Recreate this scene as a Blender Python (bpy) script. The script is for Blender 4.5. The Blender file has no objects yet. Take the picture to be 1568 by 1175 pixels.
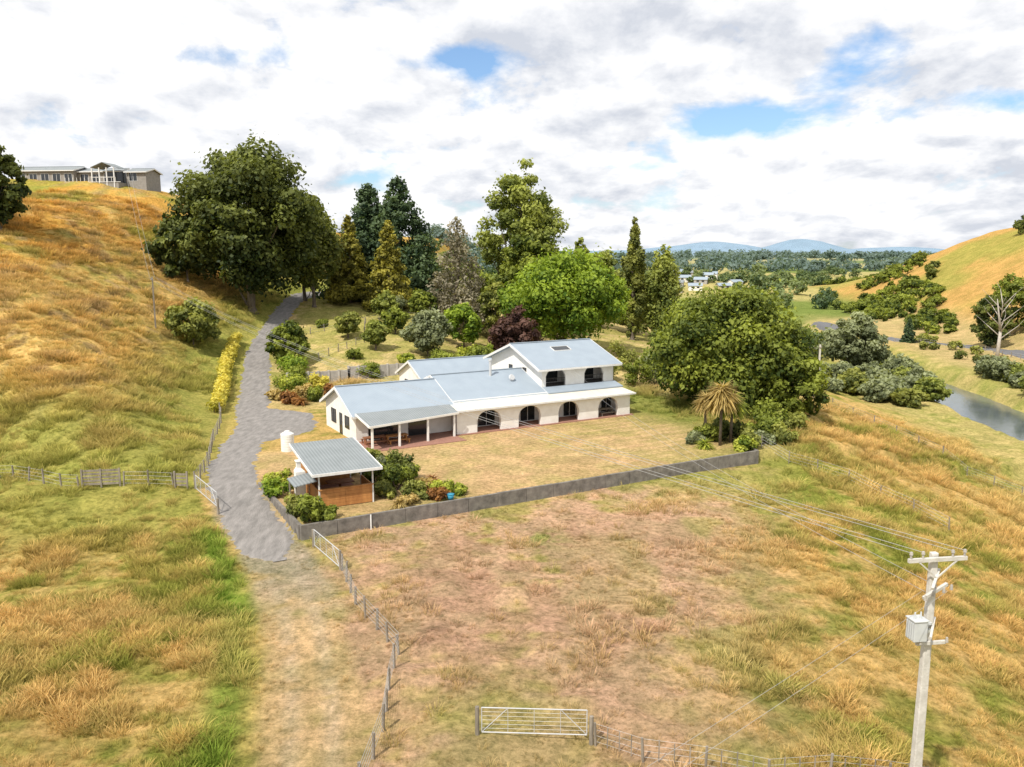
import bpy, math, random
import numpy as np
from mathutils import Vector, Matrix
random.seed(5)
rng=np.random.default_rng(11)
R=math.radians
scene=bpy.context.scene
# ------------------------------------------------------------------ maths
def ss(a,b,t):
    t=np.clip((t-a)/(b-a),0,1); return t*t*(3-2*t)
def vn(x,y,seed=0.0):
    x=np.asarray(x,float);y=np.asarray(y,float)
    xi=np.floor(x);yi=np.floor(y);fx=x-xi;fy=y-yi
    fx=fx*fx*(3-2*fx);fy=fy*fy*(3-2*fy)
    def hh(i,j):
        v=np.sin(i*127.1+j*311.7+seed*74.7)*43758.5453
        return v-np.floor(v)
    return (hh(xi,yi)*(1-fx)+hh(xi+1,yi)*fx)*(1-fy)+(hh(xi,yi+1)*(1-fx)+hh(xi+1,yi+1)*fx)*fy
def fbm(x,y,o=4,seed=0):
    s=0;a=.5;t=0
    for k in range(o):
        s=s+a*vn(x*2**k+k*13.7,y*2**k-k*7.3,seed+k);t+=a;a*=.5
    return s/t
def smin(a,b,k):
    hh=np.clip(.5+.5*(b-a)/k,0,1); return b*(1-hh)+a*hh-k*hh*(1-hh)
P0=(-5.55,80.1); ANG=R(29.8); CA,SA=math.cos(ANG),math.sin(ANG)
def ab(x,y):
    dx=x-P0[0];dy=y-P0[1]; return dx*CA+dy*SA,-dx*SA+dy*CA
def W(a,b): return (P0[0]+a*CA-b*SA, P0[1]+a*SA+b*CA)
DRIVE=[(-6.6,22),(-7.6,28),(-9.4,35),(-12.2,43),(-15.6,50),(-19.4,57),(-22.4,63),(-24.6,69),(-25.7,75),(-27.6,84),(-31.2,95.6),(-35.2,110),(-38.6,122),(-40.2,132),(-41.8,146),(-43,162),(-42,180),(-38,200)]
def catmull(P,n=14):
    out=[];P=[np.array(p,float) for p in P]
    Q=[2*P[0]-P[1]]+P+[2*P[-1]-P[-2]]
    for i in range(1,len(Q)-2):
        for k in range(n):
            t=k/n
            out.append(.5*((2*Q[i])+(-Q[i-1]+Q[i+1])*t+(2*Q[i-1]-5*Q[i]+4*Q[i+1]-Q[i+2])*t*t+(-Q[i-1]+3*Q[i]-3*Q[i+1]+Q[i+2])*t**3))
    out.append(P[-1]); return np.array(out)
DC=catmull(DRIVE)
def drive_dist(x,y):
    x=np.asarray(x,float);y=np.asarray(y,float)
    cx=np.interp(y,DC[:,1],DC[:,0]); return x-cx
def xc(y): return 8+np.clip(y-20,-40,85)*.29
def xriver(y): return 83+(y-130)*.13
def xfoot(y): return 139+(y-222)*.12
def hillA(x,y):
    yy=smin(y,115+0*y,10)
    dA=-(x+29)*.968-(yy-62)*.25
    dB=(x+29)*.38+(y-64)*.92
    return smin(dA,dB,8)
def h0(x,y):
    x=np.asarray(x,float);y=np.asarray(y,float)
    a,b=ab(x,y)
    left=1-.7*ss(-30,10,x)-.3*ss(10,35,x)
    z=9*ss(92,175,y)*left
    far=ss(220,340,y)*(1-ss(-40,-90,x)*1.0)
    z=z*(1-far)-8*far*(x<xc(y)+40)*(1-ss(0,40,x-xc(y)))
    low=-.95*(1-ss(-22,-4,b))
    lawn=ss(-19.85,-19.3,b)*ss(-21.6,-21.1,a)
    low=low*(1-lawn)
    z=z+low
    d=x-xc(y)
    bank=ss(0,34,d)
    z=z-7.2*bank-0.04*np.clip(d+6,0,6)
    z=z-.6*ss(0,15,-b-20)*ss(-30,20,a)*(1-bank)
    dr=np.abs(x-xriver(y)); z=z-2.8*(1-ss(6,10,dr))*ss(-200,0,y)
    d=hillA(x,y)
    hill=np.where(d>-4,.27*(d+np.sqrt(d*d+9)),0)*ss(-4,-1,d)
    hill=smin(hill,20.5+0*hill,7)
    hill=np.maximum(hill,0)
    z=z+hill
    z=z+4.6*(1-ss(6,24,np.hypot(np.clip(np.abs(x+96)-12,0,999),y-192)))
    dh=x-xfoot(y)
    rh=.28*(dh+np.sqrt(dh*dh+40))
    rh=smin(rh,37+6*fbm(x*.01,y*.01,2,5),12)
    z=z+rh*ss(-8,6,dh)*ss(60,150,y)*(1-ss(380,560,y))
    z=z+13*np.exp(-((x-112)/70)**2-((y-500)/70)**2)
    f=ss(550,1700,y)
    z=z+f*(11+20*(fbm(x*.0022,y*.0016,3,9)))
    z=z+ss(1500,5000,y)*120*np.clip(fbm(x*.0009,y*.0005,4,3)-.40,0,1)
    z=z+105*np.exp(-((x-1980)/210)**2-((y-5600)/600)**2)+70*np.exp(-((x-1350)/330)**2-((y-5600)/600)**2)+60*np.exp(-((x-2650)/330)**2-((y-5600)/600)**2)+90*np.exp(-((x+560)/300)**2-((y-5600)/600)**2)
    return z
def rough(x,y):
    a,b=ab(x,y)
    m=1-ss(-21.5,-19.5,b)*ss(-25,-22,a)*(1-ss(24,30,a))*(1-ss(30,36,b))
    m=m*ss(2.3,4.5,np.abs(drive_dist(x,y)))
    m=m*(1-.75*((1-ss(8,18,x-(y-30)*.29))*ss(-22,-8,a+ (b+20)*.3)*(b<-19)))
    return np.clip(m,0,1)
def h(x,y):
    x=np.asarray(x,float);y=np.asarray(y,float)
    m=rough(x,y)
    z=h0(x,y)
    z=z+m*(1.1*(fbm(x*.07,y*.07,3,1)-.5)+.65*(fbm(x*.5,y*.5,3,2)-.5))
    hl=ss(2,14,hillA(x,y))
    z=z+hl*(1.6*(fbm(x*.05,y*.05,3,21)-.5)+.5*np.abs(np.sin(h0(x,y)*1.9+3*vn(x*.06,y*.06,4)))*ss(.3,.55,vn(x*.04,y*.04,8)))
    dr=ss(2,20,x-xfoot(y))*(1-ss(400,620,y))*ss(60,150,y)
    z=z+dr*(3*(fbm(x*.04,y*.04,3,41)-.5)+.5*np.abs(np.sin(h0(x,y)*1.3+3*vn(x*.04,y*.04,4))))
    return z
H1=lambda x,y: float(h(np.array([x]),np.array([y]))[0])
def mix(c1,c2,f):
    f=np.clip(np.asarray(f),0,1)[...,None]; return np.asarray(c1)*(1-f)+np.asarray(c2)*f
GOLD=np.array((.50,.35,.145));GREEN=np.array((.25,.27,.06));OL=np.array((.37,.32,.10));TAN=np.array((.51,.365,.205));DIRT=np.array((.48,.325,.225))
PALE=np.array((.39,.355,.13))
def colfn(x,y):
    x=np.asarray(x,float);y=np.asarray(y,float);a,b=ab(x,y);O=np.ones(x.shape+(3,))
    n1=fbm(x*.045,y*.045,3,31);n2=fbm(x*.22,y*.22,3,32);n3=fbm(x*1.1,y*1.1,2,33);n4=fbm(x*.5,y*.5,3,37)
    m=.40*n1+.33*n2+.27*n3
    c=mix(GREEN*O,GOLD,ss(.36,.57,m))
    dh=hillA(x,y);hm=ss(1,6,dh)
    hg=mix(mix(OL*O,(.53,.37,.14),ss(.33,.55,m+.03)),(.52,.30,.08),ss(12,18,h0(x,y)-6*ss(92,175,y))*ss(.3,.5,n2))
    hg=mix(hg,(.26,.275,.06),ss(.54,.66,fbm(x*.09,y*.09,3,77))*.75)
    hg=mix(hg,(.33,.23,.13),ss(.59,.69,n4)*.7)
    c=mix(c,hg,hm)
    dd=drive_dist(x,y)
    c=mix(c,(.29,.305,.08),(1-ss(2,10,np.abs(dh-1)))*(y>62)*(dd<0)*.8)
    c=mix(c,(.27,.285,.07),(1-ss(4,12,np.abs(y-57-(-25-x)*.12)))*(dd<-3)*(x<-17)*ss(.3,.5,n2+.05)*.8)
    orch=ss(88,100,y)*(dd>2)*(1-ss(0,12,x-xc(y)))*(1-ss(230,300,y))
    c=mix(c,mix(PALE*O,(.50,.40,.21),ss(.40,.57,m)),orch*.9)
    ter=ss(20,34,x-xc(y))*(1-ss(190,260,y))
    c=mix(c,mix((.31,.32,.095)*O,(.44,.37,.16),ss(.4,.6,m)),ter)
    gm=np.exp(-((dd+3.6+.8*(n2-.5))/1.1)**2)*(y<53)*ss(.3,.5,n2+.1)
    pad=(b<-19.8)*ss(-1.0,1.5,dd)*(1-ss(5,15,x-(y-30)*.30+6*(n2-.5)))
    cen=np.exp(-((x+1-(y-45)*.1)/11)**2-((y-47)/19)**2)
    pc=mix(mix((.38,.325,.125)*O,TAN,ss(.28,.41,m)),DIRT,ss(.41,.50,.5*n2+.3*n1+.2*n3+.10*cen))
    pc=mix(pc,(.41,.26,.185),ss(.48,.58,n4)*cen*.85)
    pc=mix(pc,(.29,.30,.085),ss(-24,-20.5,b)*ss(.48,.6,n4)*.7)
    pc=mix(pc,(.31,.315,.09),ss(.56,.64,fbm(x*.16,y*.16,3,141))*.6*(1-cen))
    c=mix(c,pc,pad)
    c=mix(c,(.18,.115,.08),pad*np.exp(-((x+3.9)/.9)**2-((y-38)/1.6)**2)*ss(.35,.5,n3))
    c=mix(c,(.20,.25,.06),pad*np.exp(-((x-2)/1.6)**2-((y-53)/1.6)**2)*ss(.4,.55,n3)*.8)
    tr=(1-ss(1.9,2.7,np.abs(dd)+1.2*(n2-.5)))*(y<60)
    c=mix(c,mix(mix((.39,.33,.14)*O,TAN,ss(.3,.45,m)),(.50,.39,.27),np.exp(-((np.abs(dd)-.85)/.38)**2)*.9*ss(.28,.45,n3+.1)),tr)
    c=mix(c,(.35,.31,.26),tr*ss(38,48,y)*ss(.35,.5,n4+.15*ss(44,50,y))*.8)
    c=mix(c,(.15,.26,.035),gm*.8)
    lw=ss(-19.9,-19.5,b)*ss(-21.6,-21,a)*(1-ss(24,29,a))*(1-ss(1,4,b-.0*a))
    st=.5+.5*np.sin(b*4.2+1.2*n1+.5*n3)
    lc=mix(mix((.54,.39,.22)*O,(.42,.335,.155),st*.8*ss(2,12,a)),(.35,.315,.11),np.clip(ss(.48,.62,n2)*.45+ss(-15.5,-19.5,b)*.5+ss(19,26,a)*.75,0,1)*.8)
    lc=mix(lc,(.52,.34,.21),ss(.48,.58,n4)*.5*(1-ss(10,18,a)))
    c=mix(c,lc,lw)
    c=mix(c,(.21,.25,.06),ss(20,26,a)*(1-ss(30,36,a))*ss(-14,-4,b)*(1-ss(20,30,b))*.8)
    dr=x-xfoot(y)
    vf=mix((.19,.24,.07)*O,(.42,.37,.17),ss(.42,.50,fbm(x*.008,y*.008,3,88)))
    c=mix(c,vf,ss(230,330,y)*(x>-70))
    c=mix(c,mix((.51,.32,.12)*O,(.35,.31,.09),ss(.45,.6,fbm(x*.03,y*.03,3,55))),ss(0,10,dr)*ss(60,150,y)*(1-ss(400,620,y)))
    c=mix(c,(.48,.37,.2),(1-ss(12,26,np.abs(dr+12)))*ss(150,190,y)*(1-ss(300,360,y))*.85)
    c=mix(c,(.25,.33,.40),ss(700,2600,y)*.8)  # aerial haze painted into the ground colour with distance
    c=mix(c,(.25,.36,.55),ss(2200,5000,y)*.9)  # bluer haze painted onto the farthest hills
    return np.clip(c*(.84+.32*n3)[...,None],0,1)
# ------------------------------------------------------------------ mesh helpers
def link(ob,parent=None):
    scene.collection.objects.link(ob)
    if parent is not None: ob.parent=parent
    return ob
def empty(name,loc=(0,0,0),rot=0):
    e=bpy.data.objects.new(name,None); e.location=loc; e.rotation_euler=(0,0,rot); e.empty_display_size=.5
    return link(e)
def np_mesh(name,V,F):
    V=np.ascontiguousarray(V,dtype=np.float32);F=np.ascontiguousarray(F,dtype=np.int32)
    me=bpy.data.meshes.new(name)
    me.vertices.add(len(V));me.vertices.foreach_set("co",V.ravel())
    k=F.shape[1]
    me.loops.add(F.size);me.loops.foreach_set("vertex_index",F.ravel())
    me.polygons.add(len(F));me.polygons.foreach_set("loop_start",np.arange(len(F),dtype=np.int32)*k)
    me.update(calc_edges=True)
    return me
def setcol(me,name,C):
    at=me.attributes.new(name,'FLOAT_COLOR','POINT')
    C4=np.ones((len(C),4),np.float32);C4[:,:3]=C
    at.data.foreach_set("color",C4.ravel())
def setf(me,name,v,t='FLOAT'):
    at=me.attributes.new(name,t,'POINT'); at.data.foreach_set("value",np.ascontiguousarray(v))
class Part:
    def __init__(s): s.v=[];s.f=[];s.m=[]
    def add(s,vs,fs,mi=0):
        o=len(s.v); s.v+= [tuple(v) for v in vs]
        for f in fs: s.f.append([i+o for i in f]); s.m.append(mi)
    def box(s,x0,x1,y0,y1,z0,z1,mi=0):
        v=[(x0,y0,z0),(x1,y0,z0),(x1,y1,z0),(x0,y1,z0),(x0,y0,z1),(x1,y0,z1),(x1,y1,z1),(x0,y1,z1)]
        s.add(v,[(3,2,1,0),(4,5,6,7),(0,1,5,4),(1,2,6,5),(2,3,7,6),(3,0,4,7)],mi)
    def beam(s,p,q,w,hh=None,mi=0):
        hh=hh or w; p=Vector(p);q=Vector(q);d=(q-p).normalized()
        up=Vector((0,0,1)) if abs(d.z)<.95 else Vector((0,1,0))
        sx=d.cross(up).normalized()*w/2; sz=sx.normalized().cross(d)*hh/2
        v=[p-sx-sz,p+sx-sz,p+sx+sz,p-sx+sz,q-sx-sz,q+sx-sz,q+sx+sz,q-sx+sz]
        s.add(v,[(3,2,1,0),(4,5,6,7),(0,1,5,4),(1,2,6,5),(2,3,7,6),(3,0,4,7)],mi)
    def cyl(s,p,q,r0,r1=None,n=8,mi=0,cap=True):
        r1=r0 if r1 is None else r1
        p=Vector(p);q=Vector(q);d=(q-p).normalized()
        up=Vector((0,0,1)) if abs(d.z)<.9 else Vector((1,0,0))
        a=d.cross(up).normalized();b=d.cross(a)
        vs=[];fs=[]
        for k in range(n):
            t=2*math.pi*k/n;o=a*math.cos(t)+b*math.sin(t);vs+=[p+o*r0,q+o*r1]
        for k in range(n):
            j=(k+1)%n;fs.append((2*k,2*k+1,2*j+1,2*j))
        if cap: fs.append([2*k for k in range(n)]);fs.append([2*k+1 for k in range(n)][::-1])
        s.add(vs,fs,mi)
    def slab(s,pts,th,mi=0):
        n=len(pts);v=[tuple(p) for p in pts]+[(p[0],p[1],p[2]-th) for p in pts]
        fs=[list(range(n)),list(range(n,2*n))[::-1]]+[(i,i+n,(i+1)%n+n,(i+1)%n) for i in range(n)]
        s.add(v,fs,mi)
    def make(s,name,mats,parent=None,smooth=False,loc=None,rot=0,bevel=0):
        me=bpy.data.meshes.new(name);me.from_pydata(s.v,[],s.f)
        if not isinstance(mats,(list,tuple)): mats=[mats]
        for m in mats: me.materials.append(m)
        me.polygons.foreach_set("material_index",s.m)
        if smooth: me.polygons.foreach_set("use_smooth",[True]*len(s.f))
        me.update()
        ob=bpy.data.objects.new(name,me);link(ob,parent)
        if loc: ob.location=loc
        ob.rotation_euler[2]=rot
        if bevel:
            b=ob.modifiers.new("bevel",'BEVEL');b.width=bevel;b.segments=2;b.limit_method='ANGLE'
        return ob
# ------------------------------------------------------------------ materials
def nt(name):
    m=bpy.data.materials.new(name);m.use_nodes=True;t=m.node_tree;t.nodes.clear()
    o=t.nodes.new('ShaderNodeOutputMaterial');return m,t,o
def mat(name,c1,c2=None,scale=3,rough=.8,bump=0,metal=0,stretch=(1,1,1),spec=.3,coord='Object',detail=6,bscale=None):
    m,t,o=nt(name);N=t.nodes.new;L=t.links.new
    b=N('ShaderNodeBsdfPrincipled');b.inputs['Roughness'].default_value=rough;b.inputs['Metallic'].default_value=metal
    b.inputs['Specular IOR Level'].default_value=spec
    tc=N('ShaderNodeTexCoord');mp=N('ShaderNodeMapping');mp.inputs['Scale'].default_value=stretch
    L(tc.outputs[coord],mp.inputs[0]);nz=N('ShaderNodeTexNoise');nz.inputs['Scale'].default_value=scale;nz.inputs['Detail'].default_value=detail
    nz.inputs['Roughness'].default_value=.62
    L(mp.outputs[0],nz.inputs[0]);r=N('ShaderNodeValToRGB')
    c2=c2 or tuple(v*.8 for v in c1)
    r.color_ramp.elements[0].position=.32;r.color_ramp.elements[0].color=(*c2,1)
    r.color_ramp.elements[1].position=.68;r.color_ramp.elements[1].color=(*c1,1)
    L(nz.outputs['Fac'],r.inputs[0]);L(r.outputs[0],b.inputs['Base Color'])
    if bump:
        bp=N('ShaderNodeBump');bp.inputs['Strength'].default_value=bump;bp.inputs['Distance'].default_value=.05
        n2=N('ShaderNodeTexNoise');n2.inputs['Scale'].default_value=bscale or scale*5;L(mp.outputs[0],n2.inputs[0])
        L(n2.outputs['Fac'],bp.inputs['Height']);L(bp.outputs[0],b.inputs['Normal'])
    L(b.outputs[0],o.inputs[0]);return m
def roofmat(name,c1,c2,rough=.45,scale=3.0,axis='X',wv=.35):
    m,t,o=nt(name);N=t.nodes.new;L=t.links.new
    b=N('ShaderNodeBsdfPrincipled');b.inputs['Roughness'].default_value=rough
    tc=N('ShaderNodeTexCoord');w=N('ShaderNodeTexWave');w.bands_direction=axis;w.inputs['Scale'].default_value=scale
    L(tc.outputs['Object'],w.inputs[0]);nz=N('ShaderNodeTexNoise');nz.inputs['Scale'].default_value=.8;nz.inputs['Detail'].default_value=8
    L(tc.outputs['Object'],nz.inputs[0])
    ma=N('ShaderNodeMath');ma.operation='MULTIPLY_ADD';ma.inputs[1].default_value=wv;L(w.outputs['Fac'],ma.inputs[0])
    mb=N('ShaderNodeMath');mb.operation='MULTIPLY';mb.inputs[1].default_value=.8;L(nz.outputs['Fac'],mb.inputs[0]);L(mb.outputs[0],ma.inputs[2])
    mx=N('ShaderNodeMix');mx.data_type='RGBA';L(ma.outputs[0],mx.inputs[0]);mx.inputs[6].default_value=(*c2,1);mx.inputs[7].default_value=(*c1,1)
    L(mx.outputs[2],b.inputs['Base Color']);bp=N('ShaderNodeBump');bp.inputs['Strength'].default_value=.6;bp.inputs['Distance'].default_value=.03
    L(w.outputs['Fac'],bp.inputs['Height']);L(bp.outputs[0],b.inputs['Normal']);L(b.outputs[0],o.inputs[0]);return m
def leafmat(name,dark,light,trans=.32):
    m,t,o=nt(name);N=t.nodes.new;L=t.links.new
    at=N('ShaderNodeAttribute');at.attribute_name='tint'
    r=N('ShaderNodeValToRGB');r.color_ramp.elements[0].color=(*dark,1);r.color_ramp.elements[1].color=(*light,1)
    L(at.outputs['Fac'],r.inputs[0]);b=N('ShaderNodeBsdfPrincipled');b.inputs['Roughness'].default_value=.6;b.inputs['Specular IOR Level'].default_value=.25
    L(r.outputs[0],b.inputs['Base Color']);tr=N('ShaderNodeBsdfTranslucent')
    g=N('ShaderNodeMix');g.data_type='RGBA';g.blend_type='MULTIPLY';g.inputs[0].default_value=1;L(r.outputs[0],g.inputs[6]);g.inputs[7].default_value=(1.5,1.5,.7,1)
    L(g.outputs[2],tr.inputs[0]);mx=N('ShaderNodeMixShader');mx.inputs[0].default_value=trans
    L(b.outputs[0],mx.inputs[1]);L(tr.outputs[0],mx.inputs[2]);L(mx.outputs[0],o.inputs[0]);return m
def groundmat():
    m,t,o=nt('grass_ground');N=t.nodes.new;L=t.links.new
    at=N('ShaderNodeAttribute');at.attribute_name='gcol'
    b=N('ShaderNodeBsdfDiffuse')
    g=N('ShaderNodeNewGeometry')
    nz=N('ShaderNodeTexNoise');nz.inputs['Scale'].default_value=2.6;nz.inputs['Detail'].default_value=12;nz.inputs['Roughness'].default_value=.82
    L(g.outputs['Position'],nz.inputs[0])
    n2=N('ShaderNodeTexNoise');n2.inputs['Scale'].default_value=.35;n2.inputs['Detail'].default_value=6;L(g.outputs['Position'],n2.inputs[0])
    r=N('ShaderNodeValToRGB');r.color_ramp.elements[0].position=.37;r.color_ramp.elements[0].color=(.44,.47,.38,1);r.color_ramp.elements[1].position=.63;r.color_ramp.elements[1].color=(1.32,1.26,1.2,1)
    L(nz.outputs['Fac'],r.inputs[0])
    mx=N('ShaderNodeMix');mx.data_type='RGBA';mx.blend_type='MULTIPLY';mx.inputs[0].default_value=1;L(at.outputs['Color'],mx.inputs[6]);L(r.outputs[0],mx.inputs[7])
    r2=N('ShaderNodeValToRGB');r2.color_ramp.elements[0].position=.4;r2.color_ramp.elements[0].color=(.85,.89,.80,1);r2.color_ramp.elements[1].position=.62;r2.color_ramp.elements[1].color=(1.1,1.06,1.05,1)
    L(n2.outputs['Fac'],r2.inputs[0])
    m2=N('ShaderNodeMix');m2.data_type='RGBA';m2.blend_type='MULTIPLY';m2.inputs[0].default_value=1;L(mx.outputs[2],m2.inputs[6]);L(r2.outputs[0],m2.inputs[7])
    L(m2.outputs[2],b.inputs['Color'])
    bp=N('ShaderNodeBump');bp.inputs['Strength'].default_value=.9;bp.inputs['Distance'].default_value=.2;L(nz.outputs['Fac'],bp.inputs['Height']);L(bp.outputs[0],b.inputs['Normal'])
    L(b.outputs[0],o.inputs[0]);return m
def tuftmat():
    m,t,o=nt('grass_blades');N=t.nodes.new;L=t.links.new
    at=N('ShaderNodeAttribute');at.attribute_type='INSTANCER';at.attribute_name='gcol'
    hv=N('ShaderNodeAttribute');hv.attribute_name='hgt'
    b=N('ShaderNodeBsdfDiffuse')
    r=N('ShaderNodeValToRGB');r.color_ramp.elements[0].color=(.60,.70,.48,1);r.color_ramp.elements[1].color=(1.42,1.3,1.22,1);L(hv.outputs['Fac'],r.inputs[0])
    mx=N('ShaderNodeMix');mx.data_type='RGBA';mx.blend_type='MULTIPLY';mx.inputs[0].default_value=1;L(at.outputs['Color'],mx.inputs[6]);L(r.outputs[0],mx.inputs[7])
    L(mx.outputs[2],b.inputs['Color']);tr=N('ShaderNodeBsdfTranslucent');L(mx.outputs[2],tr.inputs[0])
    ms=N('ShaderNodeMixShader');ms.inputs[0].default_value=.35;L(b.outputs[0],ms.inputs[1]);L(tr.outputs[0],ms.inputs[2]);L(ms.outputs[0],o.inputs[0]);return m
M={}
M['ground']=groundmat();M['tuft']=tuftmat()
M['white']=mat('white_stucco',(.82,.81,.78),(.72,.70,.66),1.2,.85,.15)
M['roof']=roofmat('blue_grey_steel_roof',(.34,.40,.46),(.23,.28,.34),.5,2.2)
M['porchroof']=roofmat('weathered_roof',(.26,.285,.295),(.14,.16,.165),.75,1.3,'X',.5)
M['cream']=roofmat('translucent_roof_sheet',(.80,.76,.66),(.66,.60,.49),.4,2.2)
M['glass']=mat('window_glass',(.03,.035,.04),(.015,.018,.02),2,.08,spec=.7)
M['frame']=mat('white_frame',(.75,.75,.74))
M['dframe']=mat('dark_frame',(.05,.045,.04))
M['conc']=mat('concrete_wall',(.24,.22,.195),(.11,.10,.09),1.6,.95,.5)
M['block']=mat('grey_block_wall',(.42,.40,.37),(.30,.28,.26),1.6,.95,.3)
M['pconc']=mat('pole_concrete',(.60,.58,.54),(.44,.42,.38),3,.9,.3)
M['wood']=mat('weathered_wood',(.32,.28,.23),(.16,.14,.11),6,.9,.4,stretch=(1,1,.2))
M['ply']=mat('orange_ply',(.50,.24,.08),(.33,.14,.045),2.5,.6,.1,stretch=(1,1,.3))
M['brick']=mat('brick_paving',(.36,.19,.14),(.25,.13,.10),5,.9,.3)
M['steel']=mat('galvanised_steel',(.6,.61,.62),(.5,.51,.52),8,.5,metal=.3)
M['wire']=mat('fence_wire',(.45,.45,.45),(.35,.35,.35),8,.5,metal=.2)
M['gravel']=mat('gravel',(.285,.265,.25),(.165,.155,.145),2.2,.95,.9,coord='Object',detail=14,bscale=12,stretch=(1,.3,1))
M['seal']=mat('road_asphalt',(.16,.16,.17),(.12,.12,.125),2,.95,.3)
M['bark']=mat('bark',(.19,.155,.12),(.09,.072,.055),4,.95,.6,stretch=(1,1,.25))
M['palebark']=mat('pale_bark',(.5,.46,.41),(.32,.28,.24),4,.9,.4)
M['grey']=mat('grey_cladding',(.30,.28,.26),(.22,.21,.19),2,.8)
M['blue']=mat('blue_plastic',(.05,.3,.45))
M['tank']=mat('white_plastic',(.75,.75,.72),(.66,.66,.62),2,.5)
M['redtile']=mat('red_brown_timber',(.30,.13,.07),(.18,.08,.04),4,.7)
LM={}
for k,(d,l) in dict(dark=((.022,.038,.010),(.19,.215,.05)),mid=((.037,.062,.011),(.29,.33,.05)),bright=((.06,.12,.012),(.31,.40,.04)),
   light=((.08,.11,.022),(.36,.39,.085)),olive=((.07,.09,.022),(.34,.35,.08)),grey=((.09,.11,.055),(.34,.37,.20)),conif=((.018,.042,.022),(.13,.185,.08)),
   ycon=((.08,.08,.015),(.46,.41,.07)),brown=((.13,.115,.08),(.38,.34,.24)),purple=((.03,.014,.015),(.15,.08,.06)),yellow=((.34,.32,.04),(.70,.60,.12)),
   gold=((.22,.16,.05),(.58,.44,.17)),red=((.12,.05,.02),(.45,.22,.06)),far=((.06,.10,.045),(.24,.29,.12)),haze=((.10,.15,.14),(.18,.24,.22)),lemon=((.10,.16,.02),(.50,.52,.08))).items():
    LM[k]=leafmat('foliage_'+k,d,l)
# ------------------------------------------------------------------ terrain
def axis(lo,a,b,hi,step,g):
    core=list(np.arange(a,b,step));up=[core[-1]]
    s=step
    while up[-1]<hi: s*=g;up.append(up[-1]+s)
    dn=[a];s=step
    while dn[-1]>lo: s*=g;dn.append(dn[-1]-s)
    return np.array(dn[1:][::-1]+core+up[1:])
xs=axis(-7000,-62,62,7000,.36,1.03);ys=axis(-300,20,120,9000,.36,1.018)
X,Y=np.meshgrid(xs,ys);Z=h(X,Y)
V=np.stack([X.ravel(),Y.ravel(),Z.ravel()],1)
nx=len(xs);ny=len(ys);i=(np.arange(ny-1)[:,None]*nx+np.arange(nx-1)[None]).ravel()
F=np.stack([i,i+1,i+1+nx,i+nx],1)
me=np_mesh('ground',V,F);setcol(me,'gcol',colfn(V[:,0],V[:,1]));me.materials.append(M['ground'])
me.polygons.foreach_set("use_smooth",np.ones(len(F),bool))
link(bpy.data.objects.new('ground',me))
# river
pts=[];fs=[]
yy=np.linspace(-150,700,120)
for k,y in enumerate(yy):
    for dx in (-10.5,10.5): pts.append((xriver(y)+dx,y,-9.8))
for k in range(len(yy)-1): fs.append((2*k,2*k+1,2*k+3,2*k+2))
wm=mat('river_water',(.12,.14,.15),(.08,.10,.10),.3,.12,.35,spec=.5,bscale=1.6)
me=bpy.data.meshes.new('river');me.from_pydata(pts,[],fs);me.materials.append(wm);link(bpy.data.objects.new('river',me))
def strip(name,C,wfun,mt,zoff=.05,ncross=14):
    T=np.gradient(C,axis=0);T/=np.linalg.norm(T,axis=1)[:,None];Nn=np.stack([T[:,1],-T[:,0]],1)
    V=[]
    for i,(c,n) in enumerate(zip(C,Nn)):
        wl,wr=wfun(i,c)
        for k in range(ncross+1):
            t=k/ncross; o=-wl+(wl+wr)*t;p=c+n*o
            V.append((p[0],p[1],0))
    V=np.array(V);V[:,2]=h(V[:,0],V[:,1])+zoff
    m=ncross+1
    e=np.arange(len(V))%m
    V[(e==0)|(e==m-1),2]-=zoff+.06
    i=(np.arange(len(C)-1)[:,None]*m+np.arange(ncross)[None]).ravel()
    me=np_mesh(name,V,np.stack([i,i+1,i+1+m,i+m],1));me.materials.append(mt)
    me.polygons.foreach_set("use_smooth",np.ones(len(me.polygons),bool))
    return link(bpy.data.objects.new(name,me))
DD=catmull(DRIVE,60);DD=DD[(DD[:,1]>48.2)]
def dw(i,c):
    y=c[1]
    w=2.0-.35*ss(110,150,y)
    w=w*(.3+.7*ss(48.2,52,y))
    j=.35*(vn(y*.6,0,3)-.5)+.45*(vn(y*2.1,0,4)-.5)+.35*(vn(y*5,0,14)-.5);k=.35*(vn(y*.6,5,3)-.5)+.45*(vn(y*2.1,9,4)-.5)+.35*(vn(y*5,3,14)-.5)
    court=5.0*ss(76,82,y)*(1-ss(89,95,y))
    return max(.1,float(w+j)),max(.1,float(w+k+court))
strip('gravel_driveway',DD,dw,M['gravel'])
strip('country_road',catmull([(128,150),(131,196),(131,220),(117,246),(112,270),(118,310)],20),lambda i,c:(3.4,3.4),M['seal'],.2,6)
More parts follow.
